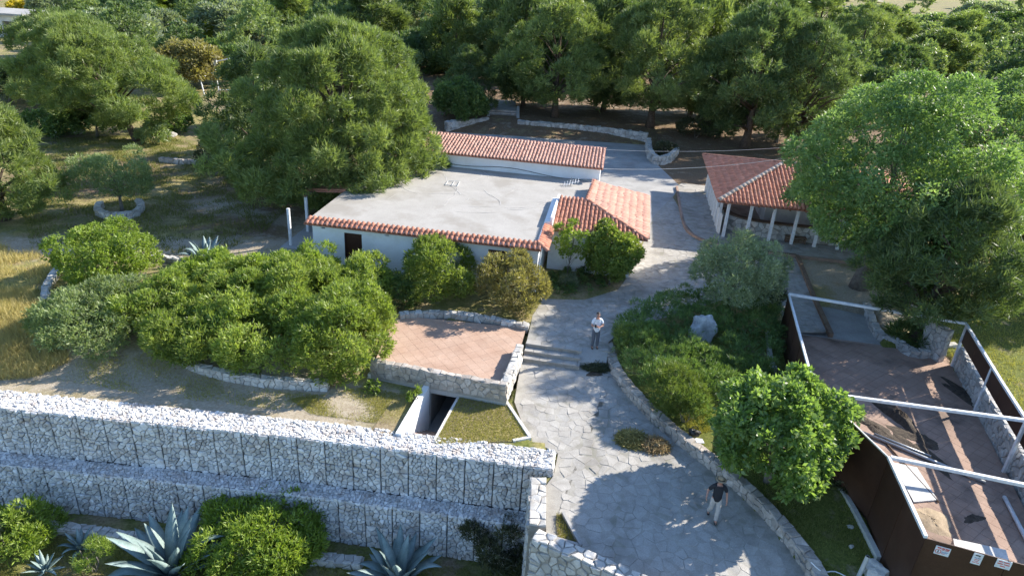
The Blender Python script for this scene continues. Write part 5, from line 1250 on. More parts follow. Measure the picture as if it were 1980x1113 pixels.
# ---------------- shrubs of the thicket left of the terrace
OL = 'oleanders in the thicket'
shrub('bright_bush', 'vivid yellow green bush at the left end of the thicket', 222, 575, 418, 92, 130, 'bright', 'round', n=34, cr=0.30)
shrub('grey_bush', 'grey green feathery bush at the near left end of the thicket', 178, 716, 588, 92, 131, 'olivegreen', 'olive', n=34, cr=0.3)
shrub('grey_bush', 'grey green bush right behind the nearest feathery one', 225, 650, 540, 78, 142, 'olivegreen', 'olive', n=28, cr=0.3)
for k_, (lb, px_, yb_, yt_, hw_, mt_) in enumerate((
    ('oleander at the left front of the thicket above the curved edging', 385, 732, 600, 92, 'oleander'), ('oleander at the middle front of the thicket', 525, 748, 590, 108, 'oleander'),
    ('oleander at the right front of the thicket above the terrace corner', 665, 762, 580, 98, 'oleander'), ('oleander second row left, behind the grey green bushes', 315, 665, 540, 82, 'oleander'),
    ('oleander second row centre of the thicket', 455, 672, 528, 105, 'oleander'), ('oleander second row right of the thicket', 600, 682, 522, 110, 'oleander'), ('oleander at the right flank of the thicket facing the terrace', 715, 690, 555, 62, 'oleander'),
    ('bright oleander in the back row nearest the grey agave', 425, 592, 490, 72, 'bright'), ('bright oleander in the middle of the back row', 525, 596, 486, 72, 'bright'), ('oleander at the right of the back row', 640, 606, 502, 66, 'oleander'))):
    shrub('oleander', lb, px_, yb_, yt_, hw_, 400 + k_, mt_, n=34, cr=0.29, group=OL)
shrub('oleander', 'leafy bush against the left end of the white front wall', 610, 560, 458, 42, 136, 'bright', n=20, cr=0.32)
shrub('oleander', 'oleander below the left door of the house', 706, 600, 494, 70, 137, 'oleander', n=30, cr=0.3)
shrub('oleander', 'flowering oleander in front of the middle door', 848, 612, 470, 86, 138, 'oleander', n=36, cr=0.29)
shrub('oleander', 'yellowish oleander in front of the right door near the house corner', 985, 632, 498, 74, 139, 'brownbush', n=32, cr=0.29)
shrub('oleander', 'low oleander overhanging the stone edging by the terrace corner', 672, 760, 690, 40, 140, 'oleander', n=14, cr=0.34)
shrub('oleander', 'dark lower shrub between the terrace wall and the middle oleander', 760, 610, 540, 60, 141, 'rosemary', n=18, cr=0.33)
# ---------------- bed of dark ground cover around the boulder
def cover_patch(name, label, poly, hfn, seed, leaf, kind='hedge', rr=(0.35, 0.6), dens=1.6, zoff=0.0, stuff=True, **over):
    rs = RS(seed); xs = [p[0] for p in poly]; ys = [p[1] for p in poly]; cl = []
    area = (max(xs) - min(xs)) * (max(ys) - min(ys)); n = int(area * dens)
    for _ in range(n):
        x, y = rs.uniform(min(xs), max(xs)), rs.uniform(min(ys), max(ys))
        if inpoly(x, y, poly):
            r = rs.uniform(*rr); cl.append((x, y, gz(x, y) + zoff + hfn(x, y) * rs.uniform(0.5, 1.0) - r * 0.4, r))
    kw = dict(KIND[kind]); kw.update(over)
    v, f, r_ = leaves_from(np.array(cl), rs, center=(np.mean(xs), np.mean(ys), -6), **kw); TRI[0] += len(f) * (f.shape[1] - 2)
    o = link(name, soup(name, [(v, f, r_)], leaf))
    if stuff: tag(o, label, 'ground cover', None, 'stuff')
    else: tag(o, label, 'shrub')
    return o
rkp = G(1357, 662, 0)
BED = [tuple(G(x, y, -.1)[:2]) for x, y in ((1200, 642), (1260, 610), (1330, 590), (1400, 590), (1465, 560), (1505, 600), (1500, 700), (1490, 730), (1440, 745), (1375, 790), (1335, 815), (1275, 785), (1222, 735), (1194, 690))]
cover_patch('rosemary_cover', 'dark rosemary ground cover filling the bed around the boulder', BED, lambda x, y: 0.2 if math.hypot(x - rkp.x, y - rkp.y + .8) < 1.0 else 1.15, 150, 'rosemary', 'hedge', (0.35, 0.6), 4.6, per_area=16)
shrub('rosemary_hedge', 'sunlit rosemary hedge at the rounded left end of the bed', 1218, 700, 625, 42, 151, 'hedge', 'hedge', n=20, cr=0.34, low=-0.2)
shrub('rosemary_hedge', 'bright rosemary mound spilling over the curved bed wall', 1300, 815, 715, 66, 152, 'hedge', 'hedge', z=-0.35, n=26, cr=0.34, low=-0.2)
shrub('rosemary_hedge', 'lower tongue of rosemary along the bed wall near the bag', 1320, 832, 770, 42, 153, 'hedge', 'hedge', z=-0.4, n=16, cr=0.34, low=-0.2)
shrub('cypress_shrub', 'dark upright shrub behind the silvery olive tree', 1470, 620, 520, 36, 154, 'darkbush', 'hedge', n=18, cr=0.4)
shrub('low_shrub', 'dark shrub in the bed left of the brown fence', 1465, 760, 690, 45, 155, 'rosemary', 'hedge', z=-0.3, n=16, cr=0.4)
# flower bed in front of annex
FB = [tuple(G(x, y, 0)[:2]) for x, y in ((1062, 530), (1062, 565), (1120, 572), (1180, 560), (1205, 538), (1130, 525))]
cover_patch('flower_bed_cover', 'dark low plants covering the flower bed before the annex', FB, lambda x, y: 0.22, 156, 'rosemary', 'round', (0.15, 0.3), 5.0, per_area=22)
shrub('lavender', 'round grey green lavender cushion in the annex flower bed', 1098, 560, 530, 24, 157, 'olive', 'hedge', n=12, cr=0.4, low=-0.1)
shrub('rose_bush', 'thin rose bush beside the slender tree', 1126, 527, 502, 10, 158, 'darkbush', 'round', n=6, cr=0.4)
# ---------------- lower garden
shrub('garden_bush', 'light green bush in the bottom left corner', 30, 1128, 985, 72, 160, 'bright', 'shrub', z=-4.7, n=32, cr=0.3)
shrub('garden_bush', 'narrow upright green bush between the agaves', 190, 1128, 1032, 30, 161, 'bright', 'hedge', z=-4.7, n=16, cr=0.36)
shrub('garden_bush', 'big light green bush before the gabion wall', 525, 1150, 978, 122, 262, 'bright', 'shrub', z=-4.7, n=70, cr=0.25)
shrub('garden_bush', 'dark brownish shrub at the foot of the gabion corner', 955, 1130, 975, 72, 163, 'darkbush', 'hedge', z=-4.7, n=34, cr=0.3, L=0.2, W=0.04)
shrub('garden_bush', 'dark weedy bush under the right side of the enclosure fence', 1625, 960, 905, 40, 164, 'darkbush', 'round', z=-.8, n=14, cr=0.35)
shrub('planter_palm', 'spiky dark plant in the planter inside the enclosure', 1748, 676, 630, 34, 165, 'rosemary', 'shrub', z=-.3, n=12, cr=0.4, L=0.4, W=0.05)
shrub('planter_shrub', 'dark shrub in the curved stone planter at the patio end', 1285, 308, 272, 26, 166, 'darkbush', 'round', n=12, cr=0.4, per_area=14, L=.2, W=.1)
shrub('garden_bush', 'small bush at the edge of the shade below the big pine', 525, 372, 332, 24, 167, 'olivegreen', 'shrub', n=12, cr=0.4, per_area=18)
shrub('garden_bush', 'low weedy plant growing beside the cellar vent', 722, 758, 735, 18, 168, 'bright', 'round', z=-0.6, back=0.2, n=8, cr=0.4)
shrub('garden_bush', 'green weed clump at the left wall of the sunken stairway', 800, 778, 748, 15, 169, 'bright', 'round', z=-0.6, back=0.2, n=8, cr=0.4)
shrub('undergrowth_bush', 'added dark bush standing in for shaded pine branches near the ring wall', 420, 330, 270, 42, 430, 'darkbush', 'round', n=16, cr=0.36, per_area=14, L=.2, W=.1)  # added; shade among the low pine branches put into dark leaves
shrub('undergrowth_bush', 'dark bush left of the grey slab under the pines', 330, 262, 205, 40, 431, 'rosemary', 'round', n=16, cr=0.36, per_area=12, L=.22, W=.11)
shrub('undergrowth_bush', 'shaded bush beside the low kerb under the big pine', 470, 345, 295, 40, 432, 'rosemary', 'round', n=16, cr=0.36, per_area=14, L=.2, W=.1)
shrub('undergrowth_bush', 'olive bush at the foot of the left mid pine trunk', 300, 285, 230, 30, 433, 'olivegreen', 'round', n=14, cr=0.36, per_area=12, L=.22, W=.1)
shrub('undergrowth_bush', 'dark bush under the left end of the mid pine', 120, 270, 205, 50, 434, 'rosemary', 'round', n=18, cr=0.36, per_area=12, L=.22, W=.11)
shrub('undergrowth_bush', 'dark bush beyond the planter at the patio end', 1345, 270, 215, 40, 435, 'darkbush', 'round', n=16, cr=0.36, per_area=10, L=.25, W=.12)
# ---------------- agaves
def agave(label, base, R_, n, seed, group='agaves', curl=0.25):
    root = thing('agave', label, 'agave', base, 0, group); rg = random.Random(seed)
    for i in range(n):
        an = i * 2.39996 + rg.uniform(-.2, .2); el = RAD(18 + 62 * ((i + 0.5) / n)) + rg.uniform(-.1, .1); L = R_ * rg.uniform(0.8, 1.12); W = 0.11 * R_
        d = Vector((math.cos(an), math.sin(an), 0)); s_ = Vector((-d.y, d.x, 0)); vs = []; fs = []; K = 9
        fold = rg.random() < 0.28 and el < RAD(60)
        p = Vector((0, 0, 0.05)) + d * 0.06 * R_; e = el
        for k in range(K + 1):
            t = k / K; w_ = W * (0.75 + 0.5 * math.sin(min(t * 1.6, 1.57))) * (1 - t ** 2.6) + 0.003
            nrm = Vector((-math.sin(e) * d.x, -math.sin(e) * d.y, math.cos(e))); g = 0.35 * w_
            vs += [p + s_ * w_ + nrm * g, p, p - s_ * w_ + nrm * g, p - nrm * 0.03 * R_ * (1 - t)]
            if k:
                b = 4 * (k - 1); fs += [(b, b + 4, b + 5, b + 1), (b + 1, b + 5, b + 6, b + 2), (b + 2, b + 6, b + 7, b + 3), (b + 3, b + 7, b + 4, b)]
            e -= curl / K * (0.5 + t) + (1.9 / K if fold and t > 0.55 else 0)
            p = p + (d * math.cos(e) + Vector((0, 0, math.sin(e)))) * (L / K)
        mb = MB().add(vs, fs); me = mb.mesh('leaf', M['agave'], True); place('leaf', me, root)
    return root
agave('large grey agave in the left garden behind the thicket', G(400, 512, 0), 1.5, 22, 1)
agave('largest blue grey agave at the bottom before the gabion wall', G(335, 1112, -4.7), 2.3, 30, 2)
agave('blue grey agave at the bottom centre cut by the frame', G(770, 1130, -4.7), 1.9, 26, 3)
agave('small agave left of the narrow upright bush', G(157, 1062, -4.7), 0.75, 16, 4)
agave('small agave at the very bottom left cut by the frame', G(88, 1105, -4.7), 0.7, 16, 5)
agave('spiky little yucca in the middle of the dark bed', G(1274, 712, 0.1), 0.6, 24, 6, None)
# ---------------- grasses
def grass(name, label, poly, n, hgt, wd, seed, leaf, zfn=None, patch=0.0, lean=0.45, cat='grass'):
    rs = RS(seed); P_ = np.array(poly); x = rs.uniform(P_[:, 0].min(), P_[:, 0].max(), n * 3); y = rs.uniform(P_[:, 1].min(), P_[:, 1].max(), n * 3)
    k = inpoly_np(x, y, poly); x, y = x[k], y[k]
    if patch:
        w_ = np.sin(x * 1.7 + 1.3 * np.sin(y * 1.1)) * np.cos(y * 1.5 + np.sin(x * .8)) + rs.normal(size=len(x)) * 0.35; k = w_ > patch - 0.5; x, y = x[k], y[k]
    x, y = x[:n], y[:n]; m = len(x); z = ground_z(x, y) if zfn is None else zfn(x, y); p = np.stack([x, y, z - 0.02], -1)
    d = unit(np.column_stack([rs.normal(size=(m, 2)) * lean, np.ones(m)])); hh = hgt * rs.uniform(0.4, 1.3, m)[:, None]; s_ = unit(np.cross(d, rs.normal(size=(m, 3)))) * wd / 2
    V = np.stack([p - s_, p + s_, p + d * hh], 1).reshape(-1, 3); F = np.arange(m * 3).reshape(m, 3); R_ = np.repeat(np.clip(rs.normal(0.5, 0.25, m), 0.02, 0.98), 3)
    TRI[0] += m; tag(link(name, soup(name, [(V, F, R_)], leaf)), label, cat, None, 'stuff')
gp = lambda pts, z=0.0: [tuple(G(x, y, z)[:2]) for x, y in pts]
grass('dry_grass', 'tall straw coloured grass at the left edge', gp([(-40, 565), (60, 560), (110, 610), (130, 680), (60, 705), (-60, 715)]), 14000, 0.55, 0.022, 201, 'dry_grass', patch=0.0)
grass('dry_grass', 'dry grass tufts along the far left garden path', gp([(-40, 470), (60, 480), (120, 520), (60, 560), (-40, 560)]), 5000, 0.4, 0.025, 202, 'dry_grass', patch=0.4)
grass('lawn_grass', 'short yellow green lawn beside the sunken stairway', [(p[0], p[1]) for p in vq], 14000, 0.10, 0.022, 203, 'lawn', zfn=lambda x, y: np.full(len(x), -0.585))
grass('verge_grass', 'short dry grass along the top of the gabion wall', gp([(560, 770), (700, 750), (800, 765), (815, 830), (600, 800)], -.6), 14000, 0.10, 0.022, 204, 'lawn', patch=0.35)
grass('verge_grass', 'weedy grass in front of the oleander thicket', gp([(100, 690), (330, 690), (480, 745), (640, 760), (560, 790), (300, 760), (100, 730)], -.5), 9000, 0.12, 0.022, 205, 'lawn', patch=0.5)
grass('garden_grass', 'rough grass across the shaded left garden', gp([(60, 270), (300, 260), (420, 290), (560, 400), (500, 460), (380, 500), (250, 470), (60, 480), (30, 350)]), 42000, 0.22, 0.035, 206, 'weeds', patch=0.35)
grass('garden_grass', 'rough grass on the lower garden below the gabions', gp([(-20, 1030), (300, 1050), (900, 1100), (950, 1140), (-20, 1140)], -4.7), 22000, 0.14, 0.02, 207, 'lawn', patch=0.25)
grass('garden_grass', 'shaded lawn between the fig and the brown fence', gp([(1360, 800), (1480, 780), (1600, 840), (1700, 1000), (1720, 1113), (1600, 1113), (1480, 960)], -.7), 26000, 0.12, 0.02, 208, 'weeds', patch=0.15)
grass('field_grass', 'sunlit green field right of the enclosure', [(20.5, 32), (30, 34), (34, 22), (24, 18), (21.5, 24)], 26000, 0.14, 0.03, 209, 'lawn', patch=0.1)
grass('bed_grass', 'yellowish grass patch between the rosemary and the fig', gp([(1320, 800), (1370, 790), (1380, 830), (1335, 838)], -.4), 3000, 0.12, 0.02, 210, 'lawn')
grass('garden_grass', 'weeds between the thicket and the left garden', gp([(60, 560), (260, 560), (420, 520), (500, 520), (420, 600), (120, 620)]), 14000, 0.3, 0.03, 211, 'weeds', patch=0.1)
# hay heaps on the forecourt
def hay(label, px, py, rx, ry, h, seed, leaf):
    rs = RS(seed); c = G(px, py, zfore(21.3)); n = 2600; a = rs.uniform(0, 6.28, n); q = np.sqrt(rs.random(n)); x = c.x + np.cos(a) * q * rx; y = c.y + np.sin(a) * q * ry
    z = zfore(y) + 0.02 + h * (1 - q ** 2) * rs.uniform(0, 1.1, n); d = unit(np.column_stack([rs.normal(size=(n, 2)), rs.normal(size=n) * 0.35])); p = np.stack([x, y, z], -1)
    s_ = unit(np.cross(d, rs.normal(size=(n, 3)))) * 0.014; L = rs.uniform(.15, .5, n)[:, None]
    V = np.stack([p - d * L / 2 - s_, p - d * L / 2 + s_, p + d * L / 2], 1).reshape(-1, 3)
    tag(link('hay_heap', soup('hay_heap', [(V, np.arange(n * 3).reshape(n, 3), np.repeat(rs.random(n), 3))], leaf)), label, 'hay heap', 'cut plant heaps')
hay('heap of yellow green cuttings on the sunlit forecourt', 1222, 852, 0.62, 0.5, 0.3, 1, 'hay_green')
hay('heap of brown dried cuttings beside the greener heap', 1264, 862, 0.55, 0.42, 0.26, 2, 'hay')
hay('dark heap of old cuttings at the foot of the step block', 1152, 720, 0.6, 0.35, 0.16, 3, 'darkbush')

# ---------------- trees behind: variants, then copies
def far_variant(label, leaf, seed, n=70, kind='pine_far', r=4.2, h=9.0, cb=0.12, cr=0.2, nm='pine_tree', base=(0, 0, 0), group=None):
    cl = pine_clumps(RS(seed), r, h, n, cb, cr)
    return plant(nm, label, 'tree', base, cl, kind, leaf, seed, h, 0.22, 'bark', limbs=8, top=0.85, group=group)
def far_round(label, leaf, seed, n=40, r=3.2, h=5.0, nm='olive_tree', base=(0, 0, 0), group=None, **kw):
    cl = dome_clumps(RS(seed), r, h, n, 0.3 * r, -0.5, 0.52)
    return plant(nm, label, 'tree', base, cl, 'round', leaf, seed, h, 0.15, 'bark_grey', limbs=6, top=0.7, group=group, **kw)
FG = dict(per_area=5, nleaf=7, L=0.42, W=0.16)
VAR = {}
def bgtree(kind, label, px, pyb, ytop, hw, rz=None):
    b = gpos(px, pyb); d = math.dist(b, (0, 0, HC)); r = hw * d / FOC; h = rise(b, ytop)
    rg = random.Random(px * 7 + pyb); rz = rg.uniform(0, 6.28)
    R0, H0 = (4.2, 9.0) if kind.startswith('p') else (3.2, 5.0)
    if kind not in VAR:
        col = {'p1': 'pine', 'p2': 'pine_dark', 'p3': 'pine_young', 'o1': 'olive', 'o2': 'olivegreen', 'o3': 'brownbush', 'o4': 'bright', 'o5': 'broom', 'o6': 'rosemary'}[kind]
        if kind[0] == 'p': VAR[kind] = far_variant(label, col, 300 + ord(kind[1]), group='trees of the wood behind')
        else: VAR[kind] = far_round(label, col, 310 + ord(kind[1]), group='trees of the wood behind', nm={'o5': 'broom_bush'}.get(kind, 'olive_tree' if kind in ('o1', 'o2') else 'broadleaf_tree'), **FG)
        t = VAR[kind]; t.location = b; t.rotation_euler = (0, 0, rz); t.scale = (r / R0, r / R0, h / H0)
    else: copy_plant(VAR[kind], label, b, rz, (r / R0, r / R0, h / H0))
BG = [
 ('o1', 'grey olive tree at the far left edge above the bright pine', 20, 195, 118, 55),
 ('o3', 'brown green rounded tree beside the white pipe frame', 368, 172, 78, 52),
 ('o1', 'pale olive tree behind the left mid pine', 255, 120, 28, 60), ('o1', 'pale olive tree above the brown green rounded tree', 300, 105, 25, 45),
 ('o5', 'yellow flowering broom at the top left corner', 75, 36, -4, 30), ('o5', 'yellow broom bush among the olives left of the big pine', 355, 78, 38, 16),
 ('o4', 'bright green bush next to the yellow broom', 400, 95, 40, 22), ('o1', 'pale olive tree right of the far left house', 110, 50, -12, 34),
 ('o2', 'green tree right of the corner broom', 170, 45, -12, 55), ('o1', 'silvery tree left of the top of the big pine', 440, 95, 8, 55),
 ('o4', 'bright green shrub at the top left of centre', 300, 30, -14, 40), ('o2', 'rounded green tree above the big pine', 500, 60, -20, 60),
 ('p3', 'yellow green pine just behind the big pine crown', 560, 80, -25, 70), ('p1', 'pine crown above the right shoulder of the big pine', 720, 110, -25, 75),
 ('o3', 'brownish tree right of the big pine crown', 842, 130, 30, 40), ('p2', 'dark pine behind the brownish tree', 800, 90, -25, 60),
 ('p1', 'pine left of the stairs with a feathery top', 880, 150, -15, 65), ('p2', 'shaded pine behind the patio stairs', 970, 160, -20, 70),
 ('p2', 'dark pine behind the tall stairs pine', 1120, 160, -30, 70), ('p1', 'pine between the two tall patio pines', 1170, 120, -35, 75),
 ('p1', 'pine behind the tall straight patio pine', 1320, 130, -30, 75), ('p3', 'lighter pine above the pavilion', 1400, 100, -35, 70),
 ('p2', 'dark pine right of the lighter pavilion pine', 1500, 120, -20, 70), ('p1', 'pine left of the far road', 1580, 70, -15, 55),
 ('p1', 'pine with a domed top below the far road', 1690, 110, 12, 55), ('o2', 'rounded olive under the far road', 1775, 95, 30, 45),
 ('p3', 'pale domed pine near the top right', 1850, 110, 22, 55), ('o1', 'silvery olive near the right top edge', 1900, 60, 5, 45),
 ('o6', 'dark rounded tree at the top right edge', 1950, 75, 25, 45), ('o1', 'pale shrub at the right edge above the bright tree', 1965, 130, 75, 40),
 ('p1', 'pine behind the cut bright tree at right', 1800, 160, 60, 60), ('p2', 'dark pine peeping between the two bright trees', 1745, 190, 90, 50), ('o2', 'olive beyond the bright tree at the right edge', 1990, 190, 95, 55),
 ('o2', 'dark tree in the shade left of the big pine trunk', 500, 250, 160, 50), ('p2', 'low shaded pine at the left foot of the big pine', 480, 300, 190, 55),
 ('o6', 'dark bush under the left mid pine', 190, 265, 190, 55), ('o6', 'dark undergrowth tree behind the white pipe frame', 430, 165, 85, 40),
 ('p2', 'pine behind the left trunk of the patio row', 1010, 206, -25, 75), ('p2', 'low crowned pine behind the gap between the tall patio pines', 1165, 214, -20, 85), ('p1', 'low crowned pine right of the tall straight pine', 1335, 222, -10, 80),
 ('o6', 'dark broadleaf beside the patio stairs on the left', 890, 245, 160, 45), ('o6', 'shaded undergrowth right of the tall straight pine', 1330, 225, 165, 45), ('p2', 'low pine at the left end of the tiled wing', 760, 265, 110, 80),
 ('p2', 'dark pine trunk group left of the pavilion roof', 1390, 265, 60, 70), ('o6', 'dark bush behind the left corner of the pavilion', 1500, 275, 200, 50)]
for b_ in BG: bgtree(*b_)
# the wood beyond, one mass
def far_wood(name, label, leaf, seed, n, y0, y1, coarse, pw):
    rs = RS(seed); parts = []
    for i in range(n):
        y = y0 + (y1 - y0) * rs.random() ** pw; x = rs.uniform(-0.80, 0.80) * y
        px, py = Pj((x, y, gz(x, y)))
        if not (-150 < px < 2130) or py < -60: continue
        if 1690 < px < 1765 and y > 260: continue
        if px < 150 and 70 < y < 150: continue
        if -16 < x < 34 and y < 97: continue
        if 380 < px < 470 and y < 92: continue
        h = rs.uniform(4.5, 9.5); r = rs.uniform(2.8, 5.0); cl = pine_clumps(rs, r, h, 30, 0.05, 0.24) if rs.random() < .6 else dome_clumps(rs, r, h * .7, 24, 0.34 * r, -.4, .5)
        cl[:, 0] += x; cl[:, 1] += y; cl[:, 2] += gz(x, y); k = y / 130
        v, f, r_ = leaves_from(cl, rs, per_area=coarse / k ** 1.3, nleaf=6, L=0.62 * k ** .7, W=0.30 * k ** .7, tri=True, spread=.8, up=.4, out=.8, squash=.8, inner=.05)
        parts.append((v, f, np.clip(r_ + rs.normal() * .15, .02, .98))); TRI[0] += len(f)
    tag(link(name, soup(name, parts, leaf)), label, 'wood', None, 'stuff')
far_wood('pine_wood', 'dark pine wood closing the view behind the garden', 'pine_dark', 77, 215, 82, 200, 1.25, 1.1)
far_wood('far_wood', 'distant pale mixed wood along the top of the picture', 'olivegreen', 78, 230, 130, 900, 1.5, 1.3)
print('FOLIAGE TRIS', TRI[0])

grass('trough_grass', 'weedy grass growing in the drain trough', [(p.x, p.y) for p in TRQ], 900, 0.14, 0.02, 212, 'lawn', zfn=lambda x, y: zfore(y) + 0.03)
# ================================================================== PEOPLE
def skin(name, joints, edges, mt, parent, root, sub=2):
    """joints: {key: (xyz, radius)} grown into one continuous surface"""
    ks = list(joints); ix = {k: i for i, k in enumerate(ks)}
    me = bpy.data.meshes.new(name + '_rig'); me.from_pydata([joints[k][0] for k in ks], [(ix[a], ix[b]) for a, b in edges], []); me.update()
    o = bpy.data.objects.new(name, me); C.objects.link(o); md = o.modifiers.new('skin', 'SKIN'); md.use_smooth_shade = True
    for i, k in enumerate(ks):
        r = joints[k][1]; r = (r, r) if not hasattr(r, '__len__') else r
        me.skin_vertices[0].data[i].radius = r; me.skin_vertices[0].data[i].use_root = (k == root)
    sb = o.modifiers.new('sub', 'SUBSURF'); sb.levels = sub; sb.render_levels = sub
    dg = bpy.context.evaluated_depsgraph_get(); m2 = bpy.data.meshes.new_from_object(o.evaluated_get(dg)); m2.name = name
    bpy.data.objects.remove(o); m2.materials.clear(); m2.materials.append(mt); m2.polygons.foreach_set('use_smooth', [True] * len(m2.polygons))
    return place(name, m2, parent)
def lump(name, parent, c, r, mt, cut=None, sub=3):
    bm = bmesh.new(); bmesh.ops.create_icosphere(bm, subdivisions=sub, radius=1)
    for v in bm.verts: v.co = Vector((v.co.x * r[0] + c[0], v.co.y * r[1] + c[1], v.co.z * r[2] + c[2]))
    if cut: bmesh.ops.delete(bm, geom=[v for v in bm.verts if cut(v.co)], context='VERTS')
    me = bpy.data.meshes.new(name); bm.to_mesh(me); bm.free(); me.materials.append(mt); me.polygons.foreach_set('use_smooth', [True] * len(me.polygons)); return place(name, me, parent)
def person(label, base, rz, pose, shirt, trousers, shoes, hair, hat=None, sleeve=0.72, s=1.0, glasses=False):
    """local frame: faces -Y, +X is the person's left"""
    r = thing('person', label, 'person', base, rz); r.scale = (s, s, s)
    J = {'pel': ((0, 0, .95), (.14, .11)), 'spi': ((0, -.01, 1.12), (.13, .105)), 'che': ((0, 0, 1.32), (.15, .11)), 'ste': ((0, .01, 1.44), (.09, .08)), 'nec': ((0, 0, 1.51), .052), 'jaw': ((0, -.02, 1.58), (.062, .07)), 'mid': ((0, -.012, 1.66), (.078, .092)), 'top': ((0, 0, 1.73), (.06, .07)), 'nos': ((0, -.112, 1.645), .014)}
    E_ = [('pel', 'spi'), ('spi', 'che'), ('che', 'ste'), ('ste', 'nec'), ('nec', 'jaw'), ('jaw', 'mid'), ('mid', 'top'), ('mid', 'nos')]
    for sd_, sg in (('L', 1), ('R', -1)):
        P_ = pose[sd_]
        J['sho' + sd_] = ((.17 * sg, .01, 1.41), .062); J['elb' + sd_] = (P_['elb'], .043); J['wri' + sd_] = (P_['wri'], .030)
        w_, e_ = Vector(P_['wri']), Vector(P_['elb']); d = (w_ - e_).normalized(); pn = Vector(P_.get('palm', (0, -1, 0))); sd2 = d.cross(pn).normalized()
        J['pal' + sd_] = (tuple(w_ + d * .06), (.040, .020)); E_ += [('ste', 'sho' + sd_), ('sho' + sd_, 'elb' + sd_), ('elb' + sd_, 'wri' + sd_), ('wri' + sd_, 'pal' + sd_)]
        for k, (off, ln) in enumerate(((-.030, .065), (-.010, .080), (.010, .078), (.029, .062))):
            b0 = w_ + d * .085 + sd2 * off; b1 = b0 + d * ln * .55 + pn * .012; b2 = b1 + d * ln * .4 + pn * .028
            for q, pp in ((0, b0), (1, b1), (2, b2)): J[f'f{k}{q}{sd_}'] = (tuple(pp), .0095)
            E_ += [('pal' + sd_, f'f{k}0{sd_}'), (f'f{k}0{sd_}', f'f{k}1{sd_}'), (f'f{k}1{sd_}', f'f{k}2{sd_}')]
        t0 = w_ + d * .035 - sd2 * .035; t1 = t0 + d * .035 - sd2 * .022 + pn * .015
        J['t0' + sd_] = (tuple(t0), .012); J['t1' + sd_] = (tuple(t1), .010); E_ += [('wri' + sd_, 't0' + sd_), ('t0' + sd_, 't1' + sd_)]
        J['hip' + sd_] = ((.095 * sg, 0, .88), .092); J['kne' + sd_] = (P_['kne'], .062); J['ank' + sd_] = (P_['ank'], .042)
        a = Vector(P_['ank']); J['toe' + sd_] = (tuple(a + Vector(P_.get('toe', (0, -.16, -.045)))), .035)
        E_ += [('pel', 'hip' + sd_), ('hip' + sd_, 'kne' + sd_), ('kne' + sd_, 'ank' + sd_), ('ank' + sd_, 'toe' + sd_)]
    skin('body', J, E_, M['skin'], r, 'pel')
    lerp = lambda a, b, t: tuple(Vector(J[a][0]).lerp(Vector(J[b][0]), t))
    K = {'pel': ((0, 0, .80), (.17, .14)), 'spi': ((0, -.01, 1.12), (.165, .135)), 'che': ((0, 0, 1.32), (.172, .132)), 'ste': ((0, .01, 1.445), (.10, .09))}; E2 = [('pel', 'spi'), ('spi', 'che'), ('che', 'ste')]
    for sd_ in 'LR':
        K['s' + sd_] = (J['sho' + sd_][0], .078); K['e' + sd_] = (lerp('sho' + sd_, 'elb' + sd_, sleeve), .066); E2 += [('ste', 's' + sd_), ('s' + sd_, 'e' + sd_)]
    skin('shirt', K, E2, M[shirt], r, 'che')
    K = {'wst': ((0, 0, 1.04), (.15, .12)), 'pel': ((0, 0, .93), (.155, .125))}; E2 = [('wst', 'pel')]
    for sd_ in 'LR':
        K['h' + sd_] = ((J['hip' + sd_][0][0], 0, .84), .105); K['k' + sd_] = (J['kne' + sd_][0], .080); K['a' + sd_] = (lerp('kne' + sd_, 'ank' + sd_, 1.06), .066); E2 += [('pel', 'h' + sd_), ('h' + sd_, 'k' + sd_), ('k' + sd_, 'a' + sd_)]
    skin('trousers', K, E2, M[trousers], r, 'pel')
    for sd_ in 'LR':
        a = Vector(J['ank' + sd_][0]); t = Vector(J['toe' + sd_][0]); skin('shoe', {'h': (tuple(a + (a - t) * .25 + Vector((0, 0, -.03))), .045), 'm': (tuple(a.lerp(t, .5) + Vector((0, 0, -.02))), .05), 't': (tuple(t), (.048, .038))}, [('h', 'm'), ('m', 't')], M[shoes], r, 'm', 1)
    lump('hair', r, (0, .012, 1.685), (.094, .108, .098), M[hair], lambda c: c.z < 1.665 + (0.0 if c.y > -.02 else .055))
    for sg in (-1, 1):
        lump('ear', r, (.083 * sg, .0, 1.645), (.014, .024, .034), M['skin'], None, 2); lump('eye', r, (.030 * sg, -.094, 1.665), (.012, .008, .009), M['black'], None, 2)
    lump('mouth', r, (0, -.094, 1.60), (.022, .008, .006), M['red_ink'], None, 2)
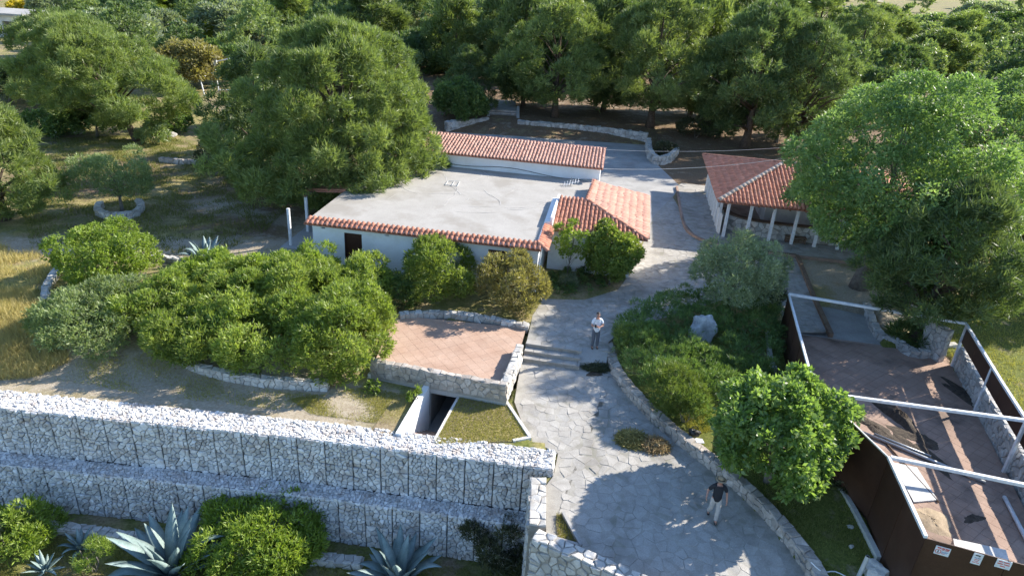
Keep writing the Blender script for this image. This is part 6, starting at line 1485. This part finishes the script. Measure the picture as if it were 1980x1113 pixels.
    if hat:
        h = lump('hat', r, (0, .005, 1.72), (.098, .112, .105), M[hat], lambda c: c.z < 1.70)
        mb = MB(); vs = []; fs = []
        for k in range(24):
            a = 2 * math.pi * k / 24
            for q, z in ((.095, 1.715), (.165, 1.70), (.165, 1.692), (.095, 1.705)): vs.append((math.cos(a) * q, math.sin(a) * q * 1.1 + .005, z))
        for k in range(24):
            b, c = 4 * k, 4 * ((k + 1) % 24)
            for q in range(4): fs.append((b + q, b + (q + 1) % 4, c + (q + 1) % 4, c + q))
        place('brim', mb.add(vs, fs).mesh('brim', M[hat], True), h)
        mb = MB().box((-.1, -.105, 1.705), (.2, 0, 0), (0, .012, 0), (0, 0, .03)); place('hat_band', mb.mesh('hat_band', M['black']), h)
    if glasses:
        mb = MB(); mb.box((-.07, -.118, 1.65), (.062, 0, 0), (0, .012, 0), (0, 0, .036)); mb.box((.008, -.118, 1.65), (.062, 0, 0), (0, .012, 0), (0, 0, .036)); mb.box((-.008, -.118, 1.668), (.016, 0, 0), (0, .01, 0), (0, 0, .01))
        place('sunglasses', mb.mesh('sunglasses', M['black']), r)
    return r
g1 = G(1149, 672, 0.03)
p1 = person('standing person in white shirt and grey trousers with folded forearms on upper yard', g1, RAD(8), {
    'L': dict(elb=(.27, -.06, 1.16), wri=(.04, -.24, 1.18), kne=(.10, -.02, .49), ank=(.11, .0, .085), palm=(0, -.2, .9)),
    'R': dict(elb=(-.26, -.07, 1.15), wri=(-.06, -.26, 1.22), kne=(-.10, -.02, .49), ank=(-.12, .0, .085), palm=(0, -.2, .9))}, 'white_cloth', 'grey_cloth', 'black', 'hair', s=1.0)
ph = tag(MB().box((g1.x - .14, g1.y - .36, g1.z + 1.20), (.075, -.01, 0), (0, .05, .14), (0, -.008, .004)).build('phone', M['black']), 'small dark phone held by the person in the white shirt', 'phone')
g2 = G(1376, 1004, zfore(17.6) + .02)
p2 = person('walking person in dark shirt, straw hat and beige trousers in the fig shade', g2, RAD(-6), {
    'L': dict(elb=(.29, .03, 1.17), wri=(.31, -.08, .93), kne=(.10, -.10, .50), ank=(.09, -.10, .085), palm=(-1, 0, 0)),
    'R': dict(elb=(-.31, .05, 1.18), wri=(-.36, -.13, 1.06), kne=(-.10, .02, .49), ank=(-.11, .25, .16), toe=(0, -.13, -.09), palm=(1, 0, 0))}, 'black_cloth', 'beige_cloth', 'black', 'hair', 'straw', 0.9, 1.0, True)
